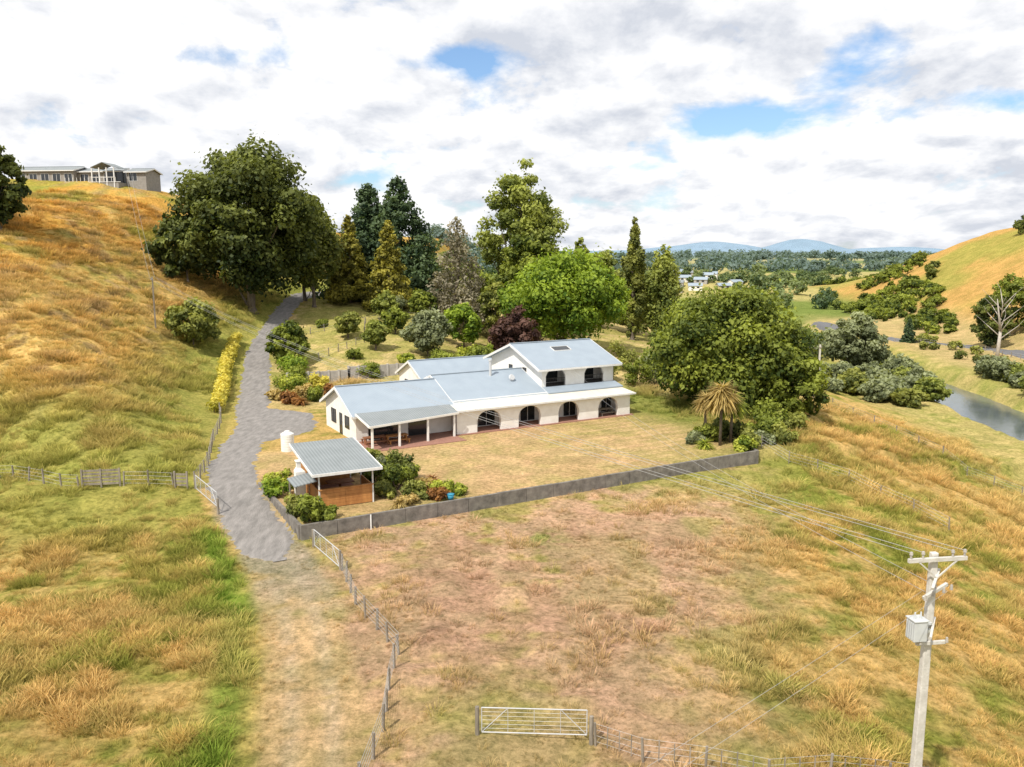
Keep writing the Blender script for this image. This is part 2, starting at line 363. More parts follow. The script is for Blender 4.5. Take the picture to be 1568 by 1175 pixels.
# ------------------------------------------------------------------ trees
def rdir(n,up=0):
    d=rng.normal(size=(n,3));d[:,2]+=up;return d/np.linalg.norm(d,axis=1)[:,None]
def leaves(C,rb,n,size,flat=.8,tint=None):
    k=len(C);w=rb**2;idx=rng.choice(k,n,p=w/w.sum())
    d=rdir(n,.2);rad=rb[idx]*(rng.random(n)**.35)
    wob=1+.28*np.sin(d[:,0]*5+idx)*np.cos(d[:,1]*4+idx*2)
    P=C[idx]+d*(rad*wob)[:,None]*np.array([1,1,flat])
    nrm=d*.8+rng.normal(size=(n,3))*.5+np.array([0,0,.25]);nrm/=np.linalg.norm(nrm,axis=1)[:,None]
    r=rdir(n);u=np.cross(nrm,r);u/=np.linalg.norm(u,axis=1)[:,None]+1e-9;v=np.cross(nrm,u)
    s=size*(.5+.95*rng.random(n));u=u*s[:,None];v=v*(s*(.5+.4*rng.random(n)))[:,None]
    q=np.stack([P-u*.9,P-v*.8+u*.1,P+u,P+v*.9-u*.15],1).reshape(-1,3)
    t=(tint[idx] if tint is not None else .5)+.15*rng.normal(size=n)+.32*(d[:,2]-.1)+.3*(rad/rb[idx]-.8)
    return q,np.repeat(np.clip(t,0,1),4)
def crown_obj(name,q,t,mt,parent):
    F=np.arange(len(q)).reshape(-1,4);me=np_mesh(name,q,F);setf(me,'tint',t.astype(np.float32));me.materials.append(mt)
    ob=bpy.data.objects.new(name,me);link(ob,parent);return ob
def tree(name,x,y,ztop,r,pal='mid',shape='round',n=9000,size=.42,low=.12,dens=1.0,trunk=None,bark='bark',blobs=None,zb=None,limbs=10,lean=0,bs=1.0):
    zb=H1(x,y)-.15 if zb is None else zb
    Ht=ztop-zb;e=empty(name,(x,y,zb))
    k=blobs or int(34+r*4)
    u=rng.random(k)
    gi=np.arange(k);gz=1-2*(gi+.5)/k;ga=gi*2.39996+rng.normal(size=k)*.25
    gd=np.stack([np.sqrt(1-gz*gz)*np.cos(ga),np.sqrt(1-gz*gz)*np.sin(ga),gz+rng.normal(size=k)*.08],1)
    if shape in('round','spread'):
        d=gd;rr=.35+.65*rng.random(k)**.4
        cz=Ht*(low+(1-low)*.5);hz=Ht*(1-low)*.5
        pr=1-.25*np.clip(d[:,2],0,1)
        C=np.stack([d[:,0]*rr*r*.84*pr,d[:,1]*rr*r*.84*pr,cz+d[:,2]*rr*hz*.88],1)
        if shape=='spread': C[:,2]=Ht*(low+.1)+ (C[:,2]-Ht*low)*.9
        rb=r*(.14+.17*rng.random(k)**1.3)*bs
    elif shape=='cone':
        k=blobs or 110;u=(np.arange(k)+rng.random(k))/k
        zz=low+(1-low)*u**1.35;prof=(1-zz)/(1-low)
        an=np.arange(k)*2.4+rng.random(k)*.8;fr=.3+.7*np.sqrt(rng.random(k));rad=r*(.06+.85*prof**.85)*fr
        C=np.stack([np.cos(an)*rad,np.sin(an)*rad,zz*Ht*.98-rad*.12],1);rb=r*(.09+.19*prof)*(.7+.6*rng.random(k))*bs
        C=np.concatenate([C,np.stack([0*np.arange(12.),0*np.arange(12.),Ht*np.linspace(.6,.97,12)],1)]);rb=np.concatenate([rb,r*np.linspace(.2,.06,12)]);k+=12
    else:
        u=(np.arange(k)+rng.random(k))/k
        zz=low+(1-low)*u;prof=np.clip(np.sin(np.clip((zz-low)/(1-low),0,1)*2.6+.35),.2,1)
        an=np.arange(k)*2.4+rng.random(k);rad=r*.68*prof*np.sqrt(rng.random(k))
        C=np.stack([np.cos(an)*rad,np.sin(an)*rad,zz*Ht*.97],1);rb=r*.36*prof*(.7+.5*rng.random(k))*bs
    C[:,0]+=lean*C[:,2]/Ht
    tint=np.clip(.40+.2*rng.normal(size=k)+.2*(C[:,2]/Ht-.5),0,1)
    q,t=leaves(C,rb,int(n*dens),size,.75 if shape!='column' else 1.5,tint)
    q2,t2=leaves(C,rb*1.35,int(n*.08),size*.8,.9,tint)
    q=np.concatenate([q,q2]);t=np.concatenate([t,t2])
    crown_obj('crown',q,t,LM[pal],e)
    p=Part();tr=trunk or max(.12,Ht*.017)
    top=Vector((lean*.8,0,Ht*(.8 if shape!='cone' else .95)))
    pts=[Vector((0,0,0))];m=6
    for i in range(1,m+1):
        f=i/m;pts.append(Vector((top.x*f+random.uniform(-.02,.02)*Ht*(f<1),random.uniform(-.02,.02)*Ht*(f<1),top.z*f)))
    p.cyl(pts[0]-Vector((0,0,.5)),pts[0]+Vector((0,0,.6)),tr*1.7,tr*1.1,10)
    for i in range(m): p.cyl(pts[i],pts[i+1],tr*(1-.8*i/m),tr*(1-.8*(i+1)/m),8,cap=False)
    order=rng.permutation(k)[:limbs]
    for j in order:
        c=Vector(C[j]);f=min(.9,max(.15,(c.z/Ht)*(.6 if shape!='cone' else .95)));s=pts[int(f*m)]
        mid=s.lerp(c,.55)+Vector((0,0,-.03*Ht if shape!='cone' else 0));r0=tr*(.45 if shape!='cone' else .2)*(1-f*.5)
        p.cyl(s,mid,r0,r0*.6,6,cap=False);p.cyl(mid,c,r0*.6,r0*.2,5,cap=False)
    p.make('trunk_and_limbs',M[bark],e,True)
    return e
def bush(name,x,y,r,ht,pal,n=900,size=.22):
    zb=H1(x,y)-.05;k=11
    C=np.stack([(rng.random(k)-.5)*r*1.2,(rng.random(k)-.5)*r*1.2,ht*(.2+.55*rng.random(k))],1);rb=np.full(k,min(r,ht)*.36)*(.7+.6*rng.random(k))
    e=empty(name,(x,y,zb))
    q,t=leaves(C,rb,n,size,.9,np.clip(.45+.2*rng.normal(size=k),0,1));q[:,2]=np.maximum(q[:,2],0)
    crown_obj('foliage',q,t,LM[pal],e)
    p=Part()
    for j in range(5): p.cyl((0,0,-.1),C[j],.05,.02,5)
    p.make('stems',M['bark'],e)
def spiky(name,x,y,r,ht,pal,n=90,stem=0,w=.07):
    zb=H1(x,y);e=empty(name,(x,y,zb));Q=[];T=[]
    for j in range(n):
        az=random.uniform(0,6.283);el=random.uniform(-.5 if stem else .3,1.45);l=r*random.uniform(.6,1.1)
        d=Vector((math.cos(az)*math.cos(el),math.sin(az)*math.cos(el),math.sin(el)));s=Vector((-math.sin(az),math.cos(az),0))*w
        b=Vector((0,0,stem));m_=b+d*l*.6;tp=m_+Vector((d.x,d.y,d.z-.9)).normalized()*l*.5
        Q+=[b-s*.5,m_-s,m_+s,b+s*.5, m_-s,tp-s*.1,tp+s*.1,m_+s];tt=random.random();T+=[tt]*8
    crown_obj('leaves',np.array([tuple(v) for v in Q]),np.array(T),LM[pal],e)
    p=Part();p.cyl((0,0,-.1),(0,0,max(stem,.15)),.16,.12,8);p.make('stem',M['bark'],e,True)
T=tree
T('totara_tree',-46,143,36.8,13,'dark','round',42000,.40,.12,trunk=.8,blobs=130,limbs=26)
T('totara_tree',-56,141,25,6.5,'dark','round',9000,.42,.08)
T('birch_tree',-38,156,29.5,5.8,'olive','column',9500,.38,.2)
T('birch_tree',-41.5,163,31,6.5,'mid','column',9000,.4,.15)
T('golden_cypress_tree',-32.4,163,26,5,'ycon','cone',11000,.32,.1)
T('conifer_tree',-30,173,32.5,11,'conif','cone',24000,.40,.04)
T('conifer_tree',-23.8,173,34,11,'conif','cone',24000,.40,.04)
T('golden_cypress_tree',-23.7,157,24.8,5,'ycon','cone',11000,.32,.08)
T('holly_tree',-18,170,17,3.8,'conif','round',5500,.36,.03)
T('larch_tree',-10,148,25,7,'brown','cone',8000,.28,.08,limbs=60)
T('poplar_tree',2,173,37.8,9.8,'light','round',22000,.38,.10,blobs=90,limbs=22)
T('oak_tree',4,158,21.9,7.8,'mid','round',12000,.38,.08)
T('elm_tree',9,138.5,18.2,12.6,'bright','spread',30000,.34,.08,blobs=90,limbs=18)
T('copper_beech_tree',.6,123.5,9.9,4.6,'purple','round',7000,.30,.05)
T('lombardy_poplar_tree',24.3,163,26.5,3,'olive','column',10000,.32,.03)
T('lombardy_poplar_tree',30.3,163,20.5,5,'light','column',9500,.36,.03)
T('willow_tree',20,183,19.5,7.4,'light','round',8000,.40,.05)
T('willow_tree',15.5,186,22.5,3.5,'light','column',5000,.42,.05)
T('willow_tree',27,178,15,5.5,'olive','round',7000,.40,.05)
T('willow_tree',-14,186,15,6,'olive','round',6000,.42,.05)
T('puriri_tree',25.3,95,14.2,10,'mid','round',46000,.26,.0,blobs=120,trunk=.45,limbs=14)
T('puriri_tree',31,91,9.0,5.4,'mid','round',12000,.26,.0)
T('apple_tree',-47,119,11.5,4.5,'olive','round',6000,.28,.15)
T('pear_tree',-13,125,9.6,4.2,'grey','round',5500,.28,.12)
T('plum_tree',-8,133.5,10.4,3.8,'bright','round',5000,.28,.12)
T('apple_tree',-20,138.5,9.5,2.6,'mid','round',3000,.28,.2)
T('apple_tree',-21.5,127,8,2.4,'light','round',2800,.27,.2)
T('apple_tree',-27,133,9,2.4,'olive','round',2800,.27,.2)
T('apple_tree',-16,146,12,3,'mid','round',3000,.28,.2)
T('pear_tree',-23,147,11.5,2.6,'light','round',3000,.28,.2)
T('plum_tree',-3,146,13,4,'olive','round',5000,.30,.1)
T('lemon_tree',-4,113,6,2.6,'mid','round',3200,.25,.1)
T('karaka_tree',-33,119,8.2,3.6,'mid','round',5500,.27,.05)
T('macrocarpa_tree',-79.5,128,36,5,'dark','round',9000,.38,.05)
T('macrocarpa_tree',-85,129,33,6,'dark','round',9000,.38,.05)
T('willow_tree',72,169,6.4,6.8,'grey','round',11000,.36,.05)
T('willow_tree',62,182,0,5,'olive','round',5000,.38,.05)
T('pine_tree',133,224,8,6,'dark','round',7000,.42,.05)
T('pine_tree',143,232,13,7,'mid','round',7000,.42,.05)
T('cypress_tree',116,236,0,2.2,'conif','cone',3500,.33,.02)
for k in range(14):
    y=141+k*3.8+rng.uniform(-1,1)
    T('riverbank_willow',xriver(y)-10.5+rng.uniform(-1,.6),y,H1(60,y)+rng.uniform(3.6,5.6),rng.uniform(3.0,4.2),'grey' if k%3 else 'light','round',2600,.32,.0,limbs=4)
for k in range(22):
    y=rng.uniform(134,172); x=xriver(y)-15-abs(rng.normal())*7
    T('riverbank_willow',x,y,H1(60,y)+rng.uniform(2.4,4.4),rng.uniform(2.4,3.8),'grey' if k%4 else 'olive','round',2200,.32,.0,limbs=4)
for k in range(12):
    y=116+k*5+rng.uniform(-2,2)
    T('riverbank_willow',xriver(y)+13+rng.uniform(-1,3),y,H1(60,y)+rng.uniform(2.4,4.4),rng.uniform(3,4.4),'grey' if k%3 else 'light','round',2600,.34,.0,limbs=4)
def forest(name,items,pal,leafn=240,size=1.0):
    e=empty(name);Qs=[];Ts=[];p=Part()
    X=np.array([i[0] for i in items]);Y=np.array([i[1] for i in items]);Zb=h(X,Y)
    for (x,y,r,ht),z in zip(items,Zb):
        k=9;d=rdir(k,.2);C=np.stack([x+d[:,0]*r*.6,y+d[:,1]*r*.6,z+ht*.5+d[:,2]*ht*.32],1)
        q,t=leaves(C,r*(.28+.25*rng.random(k)),leafn,size,max(.8,ht/r*.45),np.clip(.38+.25*rng.normal()+.15*rng.normal(size=k),0,1));Qs.append(q);Ts.append(t)
        p.cyl((x,y,z-.5),(x,y,z+ht*.6),.3,.1,5,cap=False)
    crown_obj('crowns',np.concatenate(Qs),np.concatenate(Ts),LM[pal],e);p.make('trunks',M['bark'],e)
def scat(n,x0,x1,y0,y1,rr,hh,cond=lambda x,y:True,bias=1):
    out=[];c=0
    while len(out)<n and c<n*60:
        c+=1;y=y0+(y1-y0)*random.random()**bias;f=y/y0;x=random.uniform(x0,x1)*f
        if cond(x,y): out.append((x,y,random.uniform(*rr),random.uniform(*hh)))
    return out
town=lambda x,y: not(.175<x/y<.275 and y<520 and y>300)
notr=lambda x,y: abs(x-xriver(y))>12 and x<xfoot(y)-34 and town(x,y)
offhill=lambda x,y: (x<xfoot(y)-5 or y>600)
forest('valley_trees',scat(60,42,112,200,370,(2.5,5),(3.5,7.5),notr),'far',420,.5)
forest('valley_trees',scat(30,42,100,190,330,(2.5,4.5),(3.5,7),notr),'mid',420,.5)
forest('background_trees',scat(60,-28,38,205,260,(4,7),(6,10),town),'mid',460,.55)
forest('valley_willows',scat(50,50,100,195,330,(2,4.5),(3,6),notr),'grey',360,.46)
forest('distant_forest',scat(220,-40,330,380,900,(5,9),(6,11),lambda x,y:vn(x*.014,y*.014,3)>.5 and town(x,y) and offhill(x,y),1.3),'far',300,.95)
forest('distant_forest',scat(260,-260,560,900,2300,(13,22),(8,14),lambda x,y:vn(x*.004,y*.004,3)>.52,1.3),'haze',200,2.3)  # far crowns: air haze is mixed into the leaf colour
forest('hillside_scrub',[(x,y,r,t) for (x,y,r,t) in scat(240,100,200,260,540,(1.8,4),(2,4.5),lambda x,y:-8<(x-xfoot(y))<(y-262)*.30 and fbm(np.array([x*.02]),np.array([y*.02]),2,6)[0]+.0009*(y-330)>.40)],'mid',300,.55)
forest('skyline_trees',[(213,345,3.5,7),(216,349,4,8),(184,356,3,6),(180,352,3,7),(176,362,3,5)],'dark',500,.5)
forest('roadside_shrubs',scat(14,96,125,190,260,(1.2,2.4),(1.2,2.4),lambda x,y:x<xfoot(y)-14 and abs(x-xriver(y))>12),'olive',300,.36)
# ------------------------------------------------------------------ homestead
hs=empty('stucco_house',(P0[0],P0[1],0),ANG)
def arch_wall(p,L,zt,z0,ops,th,x0=0,y0=0,mi=0,n=14):
    st=[];x=x0
    def fz(kind,x,o): 
        c=(o[0]+o[1])/2;r=(o[1]-o[0])/2;u=max(0,1-((x-c)/r)**2);return o[2]+(o[3]-o[2])*math.sqrt(u)
    for o in ops:
        st.append((x,z0,o[0],z0))
        for k in range(n):
            xa=o[0]+(o[1]-o[0])*k/n;xb=o[0]+(o[1]-o[0])*(k+1)/n
            st.append((xa,fz(0,xa,o),xb,fz(0,xb,o)))
        x=o[1]
    st.append((x,z0,x0+L,z0))
    for (xa,za,xb,zb) in st:
        p.add([(xa,y0,za),(xb,y0,zb),(xb,y0,zt),(xa,y0,zt)],[(0,1,2,3)],mi)
        p.add([(xa,y0+th,za),(xb,y0+th,zb),(xb,y0+th,zt),(xa,y0+th,zt)],[(3,2,1,0)],mi)
        p.add([(xa,y0,za),(xb,y0,zb),(xb,y0+th,zb),(xa,y0+th,za)],[(3,2,1,0)],mi)
        p.add([(xa,y0,zt),(xb,y0,zt),(xb,y0+th,zt),(xa,y0+th,zt)],[(0,1,2,3)],mi)
    for o in ops:
        for xx in (o[0],o[1]): p.add([(xx,y0,z0),(xx,y0+th,z0),(xx,y0+th,o[2]),(xx,y0,o[2])],[(0,1,2,3)],mi)
    for xx in (x0,x0+L): p.add([(xx,y0,z0),(xx,y0+th,z0),(xx,y0+th,zt),(xx,y0,zt)],[(0,1,2,3)],mi)
def gable(p,x0,x1,y0,y1,z0,ze,zr,mi=0):
    ym=(y0+y1)/2
    v=[(x0,y0,z0),(x1,y0,z0),(x1,y1,z0),(x0,y1,z0),(x0,y0,ze),(x1,y0,ze),(x1,y1,ze),(x0,y1,ze),(x0,ym,zr),(x1,ym,zr)]
    p.add(v,[(0,1,5,4),(2,3,7,6),(3,0,4,8,7),(1,2,6,9,5)],mi)
def groof(p,x0,x1,y0,y1,ze,zr,ov=.5,ox=.5,th=.14,mi=0):
    ym=(y0+y1)/2;sl=(zr-ze)/(ym-y0);zo=ze-sl*ov
    up=.12
    p.slab([(x0-ox,y0-ov,zo+up),(x1+ox,y0-ov,zo+up),(x1+ox,ym,zr+up),(x0-ox,ym,zr+up)],th,mi)
    p.slab([(x0-ox,ym,zr+up),(x1+ox,ym,zr+up),(x1+ox,y1+ov,zo+up),(x0-ox,y1+ov,zo+up)],th,mi)
    p.beam((x0-ox,ym,zr+up+.03),(x1+ox,ym,zr+up+.03),.3,.08,mi)
def fascia(p,x0,x1,y0,y1,ze,zr,ov=.5,ox=.5,mi=0):
    ym=(y0+y1)/2;sl=(zr-ze)/(ym-y0);zo=ze-sl*ov
    p.box(x0-ox,x1+ox,y0-ov-.06,y0-ov-.003,zo-.1,zo+.1,mi)
    for xx in (x0-ox-.033,x1+ox+.033):
        p.beam((xx,y0-ov,zo+.0),(xx,ym,zr+.0),.06,.26,mi);p.beam((xx,ym,zr),(xx,y1+ov,zo),.06,.26,mi)
def window(x0,x1,z0,z1,y,face='-y',mull=1,fr=None):
    fr=fr or win_f
    if face=='-y':
        win_g.box(x0,x1,y-.03,y+.05,z0,z1)
        for (a,b,c,d) in ((x0-.06,x1+.06,z1,z1+.07),(x0-.06,x1+.06,z0-.07,z0),(x0-.06,x0,z0,z1),(x1,x1+.06,z0,z1)): fr.box(a,b,y-.06,y+.04,c,d)
        for k in range(1,mull+1):
            xm=x0+(x1-x0)*k/(mull+1);fr.box(xm-.03,xm+.03,y-.055,y-.031,z0,z1)
    else:
        X_=y
        win_g.box(X_-.03,X_+.05,x0,x1,z0,z1)
        for (a,b,c,d) in ((x0-.06,x1+.06,z1,z1+.07),(x0-.06,x1+.06,z0-.07,z0),(x0-.06,x0,z0,z1),(x1,x1+.06,z0,z1)): fr.box(X_-.06,X_+.04,a,b,c,d)
        for k in range(1,mull+1):
            xm=x0+(x1-x0)*k/(mull+1);fr.box(X_-.055,X_-.031,xm-.03,xm+.03,z0,z1)
wl=Part();rf=Part();cr=Part();fa=Part();win_g=Part();win_f=Part();dk=Part();brk=Part()
arch_wall(wl,21.9,2.5,-.1,[(2.3,5.1,1.25,2.25),(7.2,9.95,1.25,2.25),(12.2,14.9,1.25,2.25),(17.5,20.2,1.25,2.25)],.4,0,0)
wl.box(21.5,21.9,.41,2.4,-.1,2.5)
wl.box(0.3,22.2,2.4,2.62,-.1,3.05)
for a0,a1 in ((3.6,5.6),(8.8,10.6),(14.4,16.0),(19.6,21.0)): window(a0,a1,.15,2.1,2.4,mull=1,fr=win_f)
brk.box(-.2,22.2,-.35,2.38,-.1,.08)
gable(wl,-9.9,.3,2.0,11.6,-.1,2.75,4.75);groof(rf,-9.9,.1,2.0,11.6,2.75,4.75,.5,.5);fascia(fa,-9.9,.1,2.0,11.6,2.75,4.75)
window(4.0,5.2,1.0,2.1,-9.9,'x',0,dk);window(8.2,9.6,.9,2.2,-9.9,'x',1,dk);window(6.2,6.9,.1,2.1,-9.9,'x',0,dk)
window(-8.6,-5.6,.2,2.1,2.0,mull=2,fr=dk);window(-4.4,-2.4,.1,2.15,2.0,mull=0,fr=dk)
gable(wl,.31,12.4,2.63,13.6,-.1,2.95,4.95);groof(rf,.75,12.28,2.63,13.6,2.95,4.95,.35,.0)
fascia(fa,.75,12.25,2.63,13.6,2.95,4.95,.35,.0)
cr.slab([(-.1,-.45,2.58),(22.35,-.45,2.58),(22.35,2.3,2.86),(-.1,2.3,2.86)],.05)
fa.box(-.1,22.35,-.53,-.455,2.42,2.6)
rf.slab([(12.29,2.1,3.0),(22.5,2.1,3.0),(22.5,3.78,3.4),(12.29,3.78,3.4)],.12)
wl.box(12.41,22.2,2.63,15.6,-.1,2.98)
arch_wall(wl,9.9,5.7,2.99,[(12.95,15.6,4.55,5.35),(18.2,20.9,4.55,5.35)],.3,12.4,3.8)
wl.box(12.4,12.6,4.11,15.6,2.99,5.6);wl.box(22.1,22.3,4.11,15.6,2.99,5.6)
wl.box(12.61,22.09,6.0,6.2,2.99,5.6);wl.box(12.61,22.09,15.4,15.6,2.99,5.6)
wl.add([(12.4,3.8,5.6),(12.4,15.6,5.6),(12.4,9.7,7.62)],[(0,2,1)]);wl.add([(22.3,3.8,5.6),(22.3,15.6,5.6),(22.3,9.7,7.62)],[(0,1,2)])
dk.box(12.61,22.09,4.11,5.99,2.99,3.42)
groof(rf,12.4,22.3,3.8,15.6,5.6,7.65,.7,.75);fascia(fa,12.4,22.3,3.8,15.6,5.6,7.65,.7,.75)
window(14.2,15.9,3.5,5.2,6.0,mull=0,fr=win_f);window(19.4,21.0,3.5,5.2,6.0,mull=0,fr=win_f)
window(7.2,7.9,3.6,5.1,12.4,'x',0,dk);window(10.4,11.1,3.6,5.1,12.4,'x',0,dk)
for (u0,u1) in ((12.97,15.58),(18.22,20.88)):
    dk.box(u0,u1,3.9,3.95,4.25,4.31)
    n=12
    for k in range(n+1): 
        xx=u0+.02+(u1-u0-.06)*k/n;dk.box(xx,xx+.03,3.91,3.94,3.43,4.25)
sl=(7.65-5.6)/5.9
yk=7.2;zk=5.6+(yk-3.8)*sl+.14
win_g.slab([(16.3,yk,zk),(18.6,yk,zk),(18.6,yk+1.0,zk+sl),(16.3,yk+1.0,zk+sl)][::1],.02)
fa.beam((16.3,yk-.03,zk),(18.6,yk-.03,zk),.07,.1);fa.beam((16.3,yk+1.03,zk+sl),(18.6,yk+1.03,zk+sl),.07,.1)
fa.beam((16.27,yk,zk),(16.27,yk+1,zk+sl),.07,.1);fa.beam((18.63,yk,zk),(18.63,yk+1,zk+sl),.07,.1)
st=Part();st.cyl((7.6,7.0,4.4),(7.6,7.0,6.3),.15,.15,10);st.cyl((7.6,7.0,6.3),(7.6,7.0,6.5),.22,.22,10)
st.cyl((9.5,5.5,3.9),(9.5,5.5,4.4),.03);st.cyl((9.5,5.45,4.5),(9.5,5.33,4.55),.38,.30,14)
st.make('flue_and_dish',M['steel'],hs)
po=Part();po.slab([(-10.1,-2.5,2.42),(-.12,-.6,2.5),(-.12,1.45,2.98),(-10.1,1.45,2.98)],.07)
po.make('porch_roof',M['porchroof'],hs)
pw=Part()
for (xx,yy_) in ((-9.8,-2.25),(-6.9,-1.72),(-3.7,-1.12),(-.55,-.48)): pw.box(xx-.09,xx+.09,yy_-.09,yy_+.09,-.1,2.34+.0*xx)
pw.beam((-10.1,-2.56,2.34),(-.1,-.66,2.42),.06,.2)
pw.beam((-10.13,-2.5,2.33),(-10.13,1.45,2.88),.06,.2)
pw.make('porch_posts',M['white'],hs)
brk.box(-10.2,-.21,-2.6,1.98,-.1,.06)
def table_set(name,a_,b_,mt):
    tb=Part();tb.box(-1.1,1.1,-.4,.4,.72,.78)
    for s_ in (-1,1):
        tb.box(s_*.95-.05,s_*.95+.05,-.3,.3,.06,.72);tb.box(-1.1,1.1,s_*.85-.15,s_*.85+.15,.42,.47)
        for q_ in (-.95,.95): tb.box(q_-.05,q_+.05,s_*.85-.1,s_*.85+.1,.06,.42)
    p=W(a_,b_);o=tb.make(name,mt);o.location=(p[0],p[1],0);o.rotation_euler[2]=ANG
table_set('picnic_table',-6.5,.1,M['ply']);table_set('picnic_table',-8.6,.4,M['redtile']);table_set('patio_table',19.2,1.2,M['wood'])
wl.make('walls',M['white'],hs);rf.make('roof',M['roof'],hs);cr.make('verandah_roof',M['cream'],hs);fa.make('fascias',M['frame'],hs)
win_g.make('window_glass',M['glass'],hs);win_f.make('window_frames',M['frame'],hs);dk.make('dark_joinery',M['dframe'],hs);brk.make('brick_verandah_floor',M['brick'],hs)
gb=empty('garage_building',(*W(4.5,18.5),H1(*W(6,20))),ANG)
wl=Part();rf=Part();fa=Part();win_g=Part();dk=Part();win_f=Part()
gable(wl,0,13,0,8,-.5,2.7,4.5);groof(rf,0,13,0,8,2.7,4.5,.4,.4);fascia(fa,0,13,0,8,2.7,4.5,.4,.4)
window(1.5,3.5,.2,2.1,0,'x',0,dk);window(5,6,1,2,0,'x',0,dk);window(1,2.5,1,2,0)
for p,n,m in ((wl,'walls','white'),(rf,'roof','roof'),(fa,'fascias','frame'),(win_g,'window_glass','glass'),(dk,'door_frames','dframe'),(win_f,'window_frames','frame')): p.make(n,M[m],gb)
cw=Part()
L=[(-30,107),(-22.5,110.5),(-15,114)]
for p,q in zip(L[:-1],L[1:]):
    z=.5*(H1(*p)+H1(*q));cw.beam((*p,z+.6),(*q,z+.6),.2,2.1)
    n=6
    for k in range(n+1):
        t=k/n;cw.box(p[0]+(q[0]-p[0])*t-.15,p[0]+(q[0]-p[0])*t+.15,p[1]+(q[1]-p[1])*t-.16,p[1]+(q[1]-p[1])*t+.16,z-.5,z+1.75)
cw.make('block_garden_wall',M['block'])
tk=Part()
for k in range(7):
    z=.24*k;tk.cyl((0,0,z),(0,0,z+.18),.6,.6,24,cap=False);tk.cyl((0,0,z+.18),(0,0,z+.21),.6,.57,24,cap=False);tk.cyl((0,0,z+.21),(0,0,z+.24),.57,.6,24,cap=False)
tk.cyl((0,0,1.68),(0,0,1.88),.6,.25,24,cap=False);tk.cyl((0,0,1.88),(0,0,1.95),.25,.23,16)
tk.beam((.58,-.2,.15),(.85,-.3,.15),.07);tk.make('water_tank',M['tank'],None,False,loc=(-20.9,73.6,-.05))
rw=Part()
def rwseg(p,q,zb,zt,n=10):
    for k in range(n):
        t0=k/n;t1=(k+1)/n-.0008
        a=(p[0]+(q[0]-p[0])*t0,p[1]+(q[1]-p[1])*t0);b=(p[0]+(q[0]-p[0])*t1,p[1]+(q[1]-p[1])*t1)
        j=random.uniform(-.015,.015)
        rw.beam((*a,(zb+zt)/2+j),(*b,(zb+zt)/2+j),.24,zt-zb)
rwseg(W(-21.4,-20),W(21.3,-20),-2.2,.12,17)
rwseg(W(-21.4,-19.87),W(-21.4,-8),-1.6,.14,5)
rwseg(W(21.3,-19.87),W(22.6,-15.5),-2.0,.12,2)
rw.make('retaining_wall',M['conc'])
# ------------------------------------------------------------------ barbecue shed
sh=empty('barbecue_shed',(-13.8,55.9,0),R(27))
p=Part();p.slab([(-.5,-.6,2.75),(4.5,-.6,2.75),(4.5,6.9,3.45),(-.5,6.9,3.45)],.09);p.make('roof',M['porchroof'],sh)
p=Part();p.beam((-.55,-.66,2.68),(4.55,-.66,2.68),.07,.2);p.beam((4.55,-.6,2.68),(4.55,6.9,3.38),.06,.2);p.beam((-.55,-.6,2.68),(-.55,6.9,3.38),.06,.2)
for a_,b_ in ((0,0),(3.95,0),(3.95,3),(3.95,6),(0,6),(0,3)): p.box(a_,a_+.1,b_,b_+.1,-.1,2.68+b_*.09)
p.make('white_posts',M['frame'],sh)
p=Part()
for (x0,x1) in ((.11,1.95),(1.97,3.94)):
    for k in range(5): p.box(x0,x1,.02,.08,.05+k*.262,.05+k*.262+.25)
p.box(3.97,4.03,.11,2.98,.05,1.35);p.box(.02,.08,.11,2.98,.05,1.35)
p.box(.02,.08,3.11,5.98,.05,3.0);p.box(.11,3.94,6.02,6.08,.05,3.2);p.box(.0,4.05,-.08,.2,1.365,1.43);p.make('timber_slat_walls',M['ply'],sh)
p=Part();p.box(0.1,3.95,.1,6,-.1,.06);p.make('floor',M['brick'],sh)
p=Part();p.box(.4,3.4,1.2,1.9,.85,.92);p.box(.5,3.3,1.3,1.8,.06,.85);p.box(1.6,3.6,3.4,4.6,.72,.78);p.cyl((2.6,4,.06),(2.6,4,.72),.1);p.make('counter_and_table',M['redtile'],sh)
p=Part();p.box(-1.0,-.3,2.7,3.4,-.1,2.2);p.add([(-1.0,2.7,2.2),(-.3,2.7,2.2),(-.3,3.4,2.2),(-1.0,3.4,2.2),(-.85,2.85,2.5),(-.6,2.85,2.5),(-.6,3.25,2.5),(-.85,3.25,2.5)],[(0,1,5,4),(1,2,6,5),(2,3,7,6),(3,0,4,7)])
p.box(-.87,-.58,2.85,3.2,2.5,2.95);p.box(-.95,-.5,2.78,3.27,2.95,3.02);p.make('chimney',M['white'],sh)
p=Part();p.slab([(-1.7,.0,1.9),(-.12,.0,2.15),(-.12,2.5,2.15),(-1.7,2.5,1.9)],.07);p.make('lean_to_roof',M['porchroof'],sh)
p=Part();p.box(-1.6,-1.5,.1,.2,-.1,1.85);p.box(-1.6,-1.5,2.3,2.4,-.1,1.85);p.box(-1.5,-.15,.14,.18,-.1,.9);p.make('lean_to_posts',M['wood'],sh)
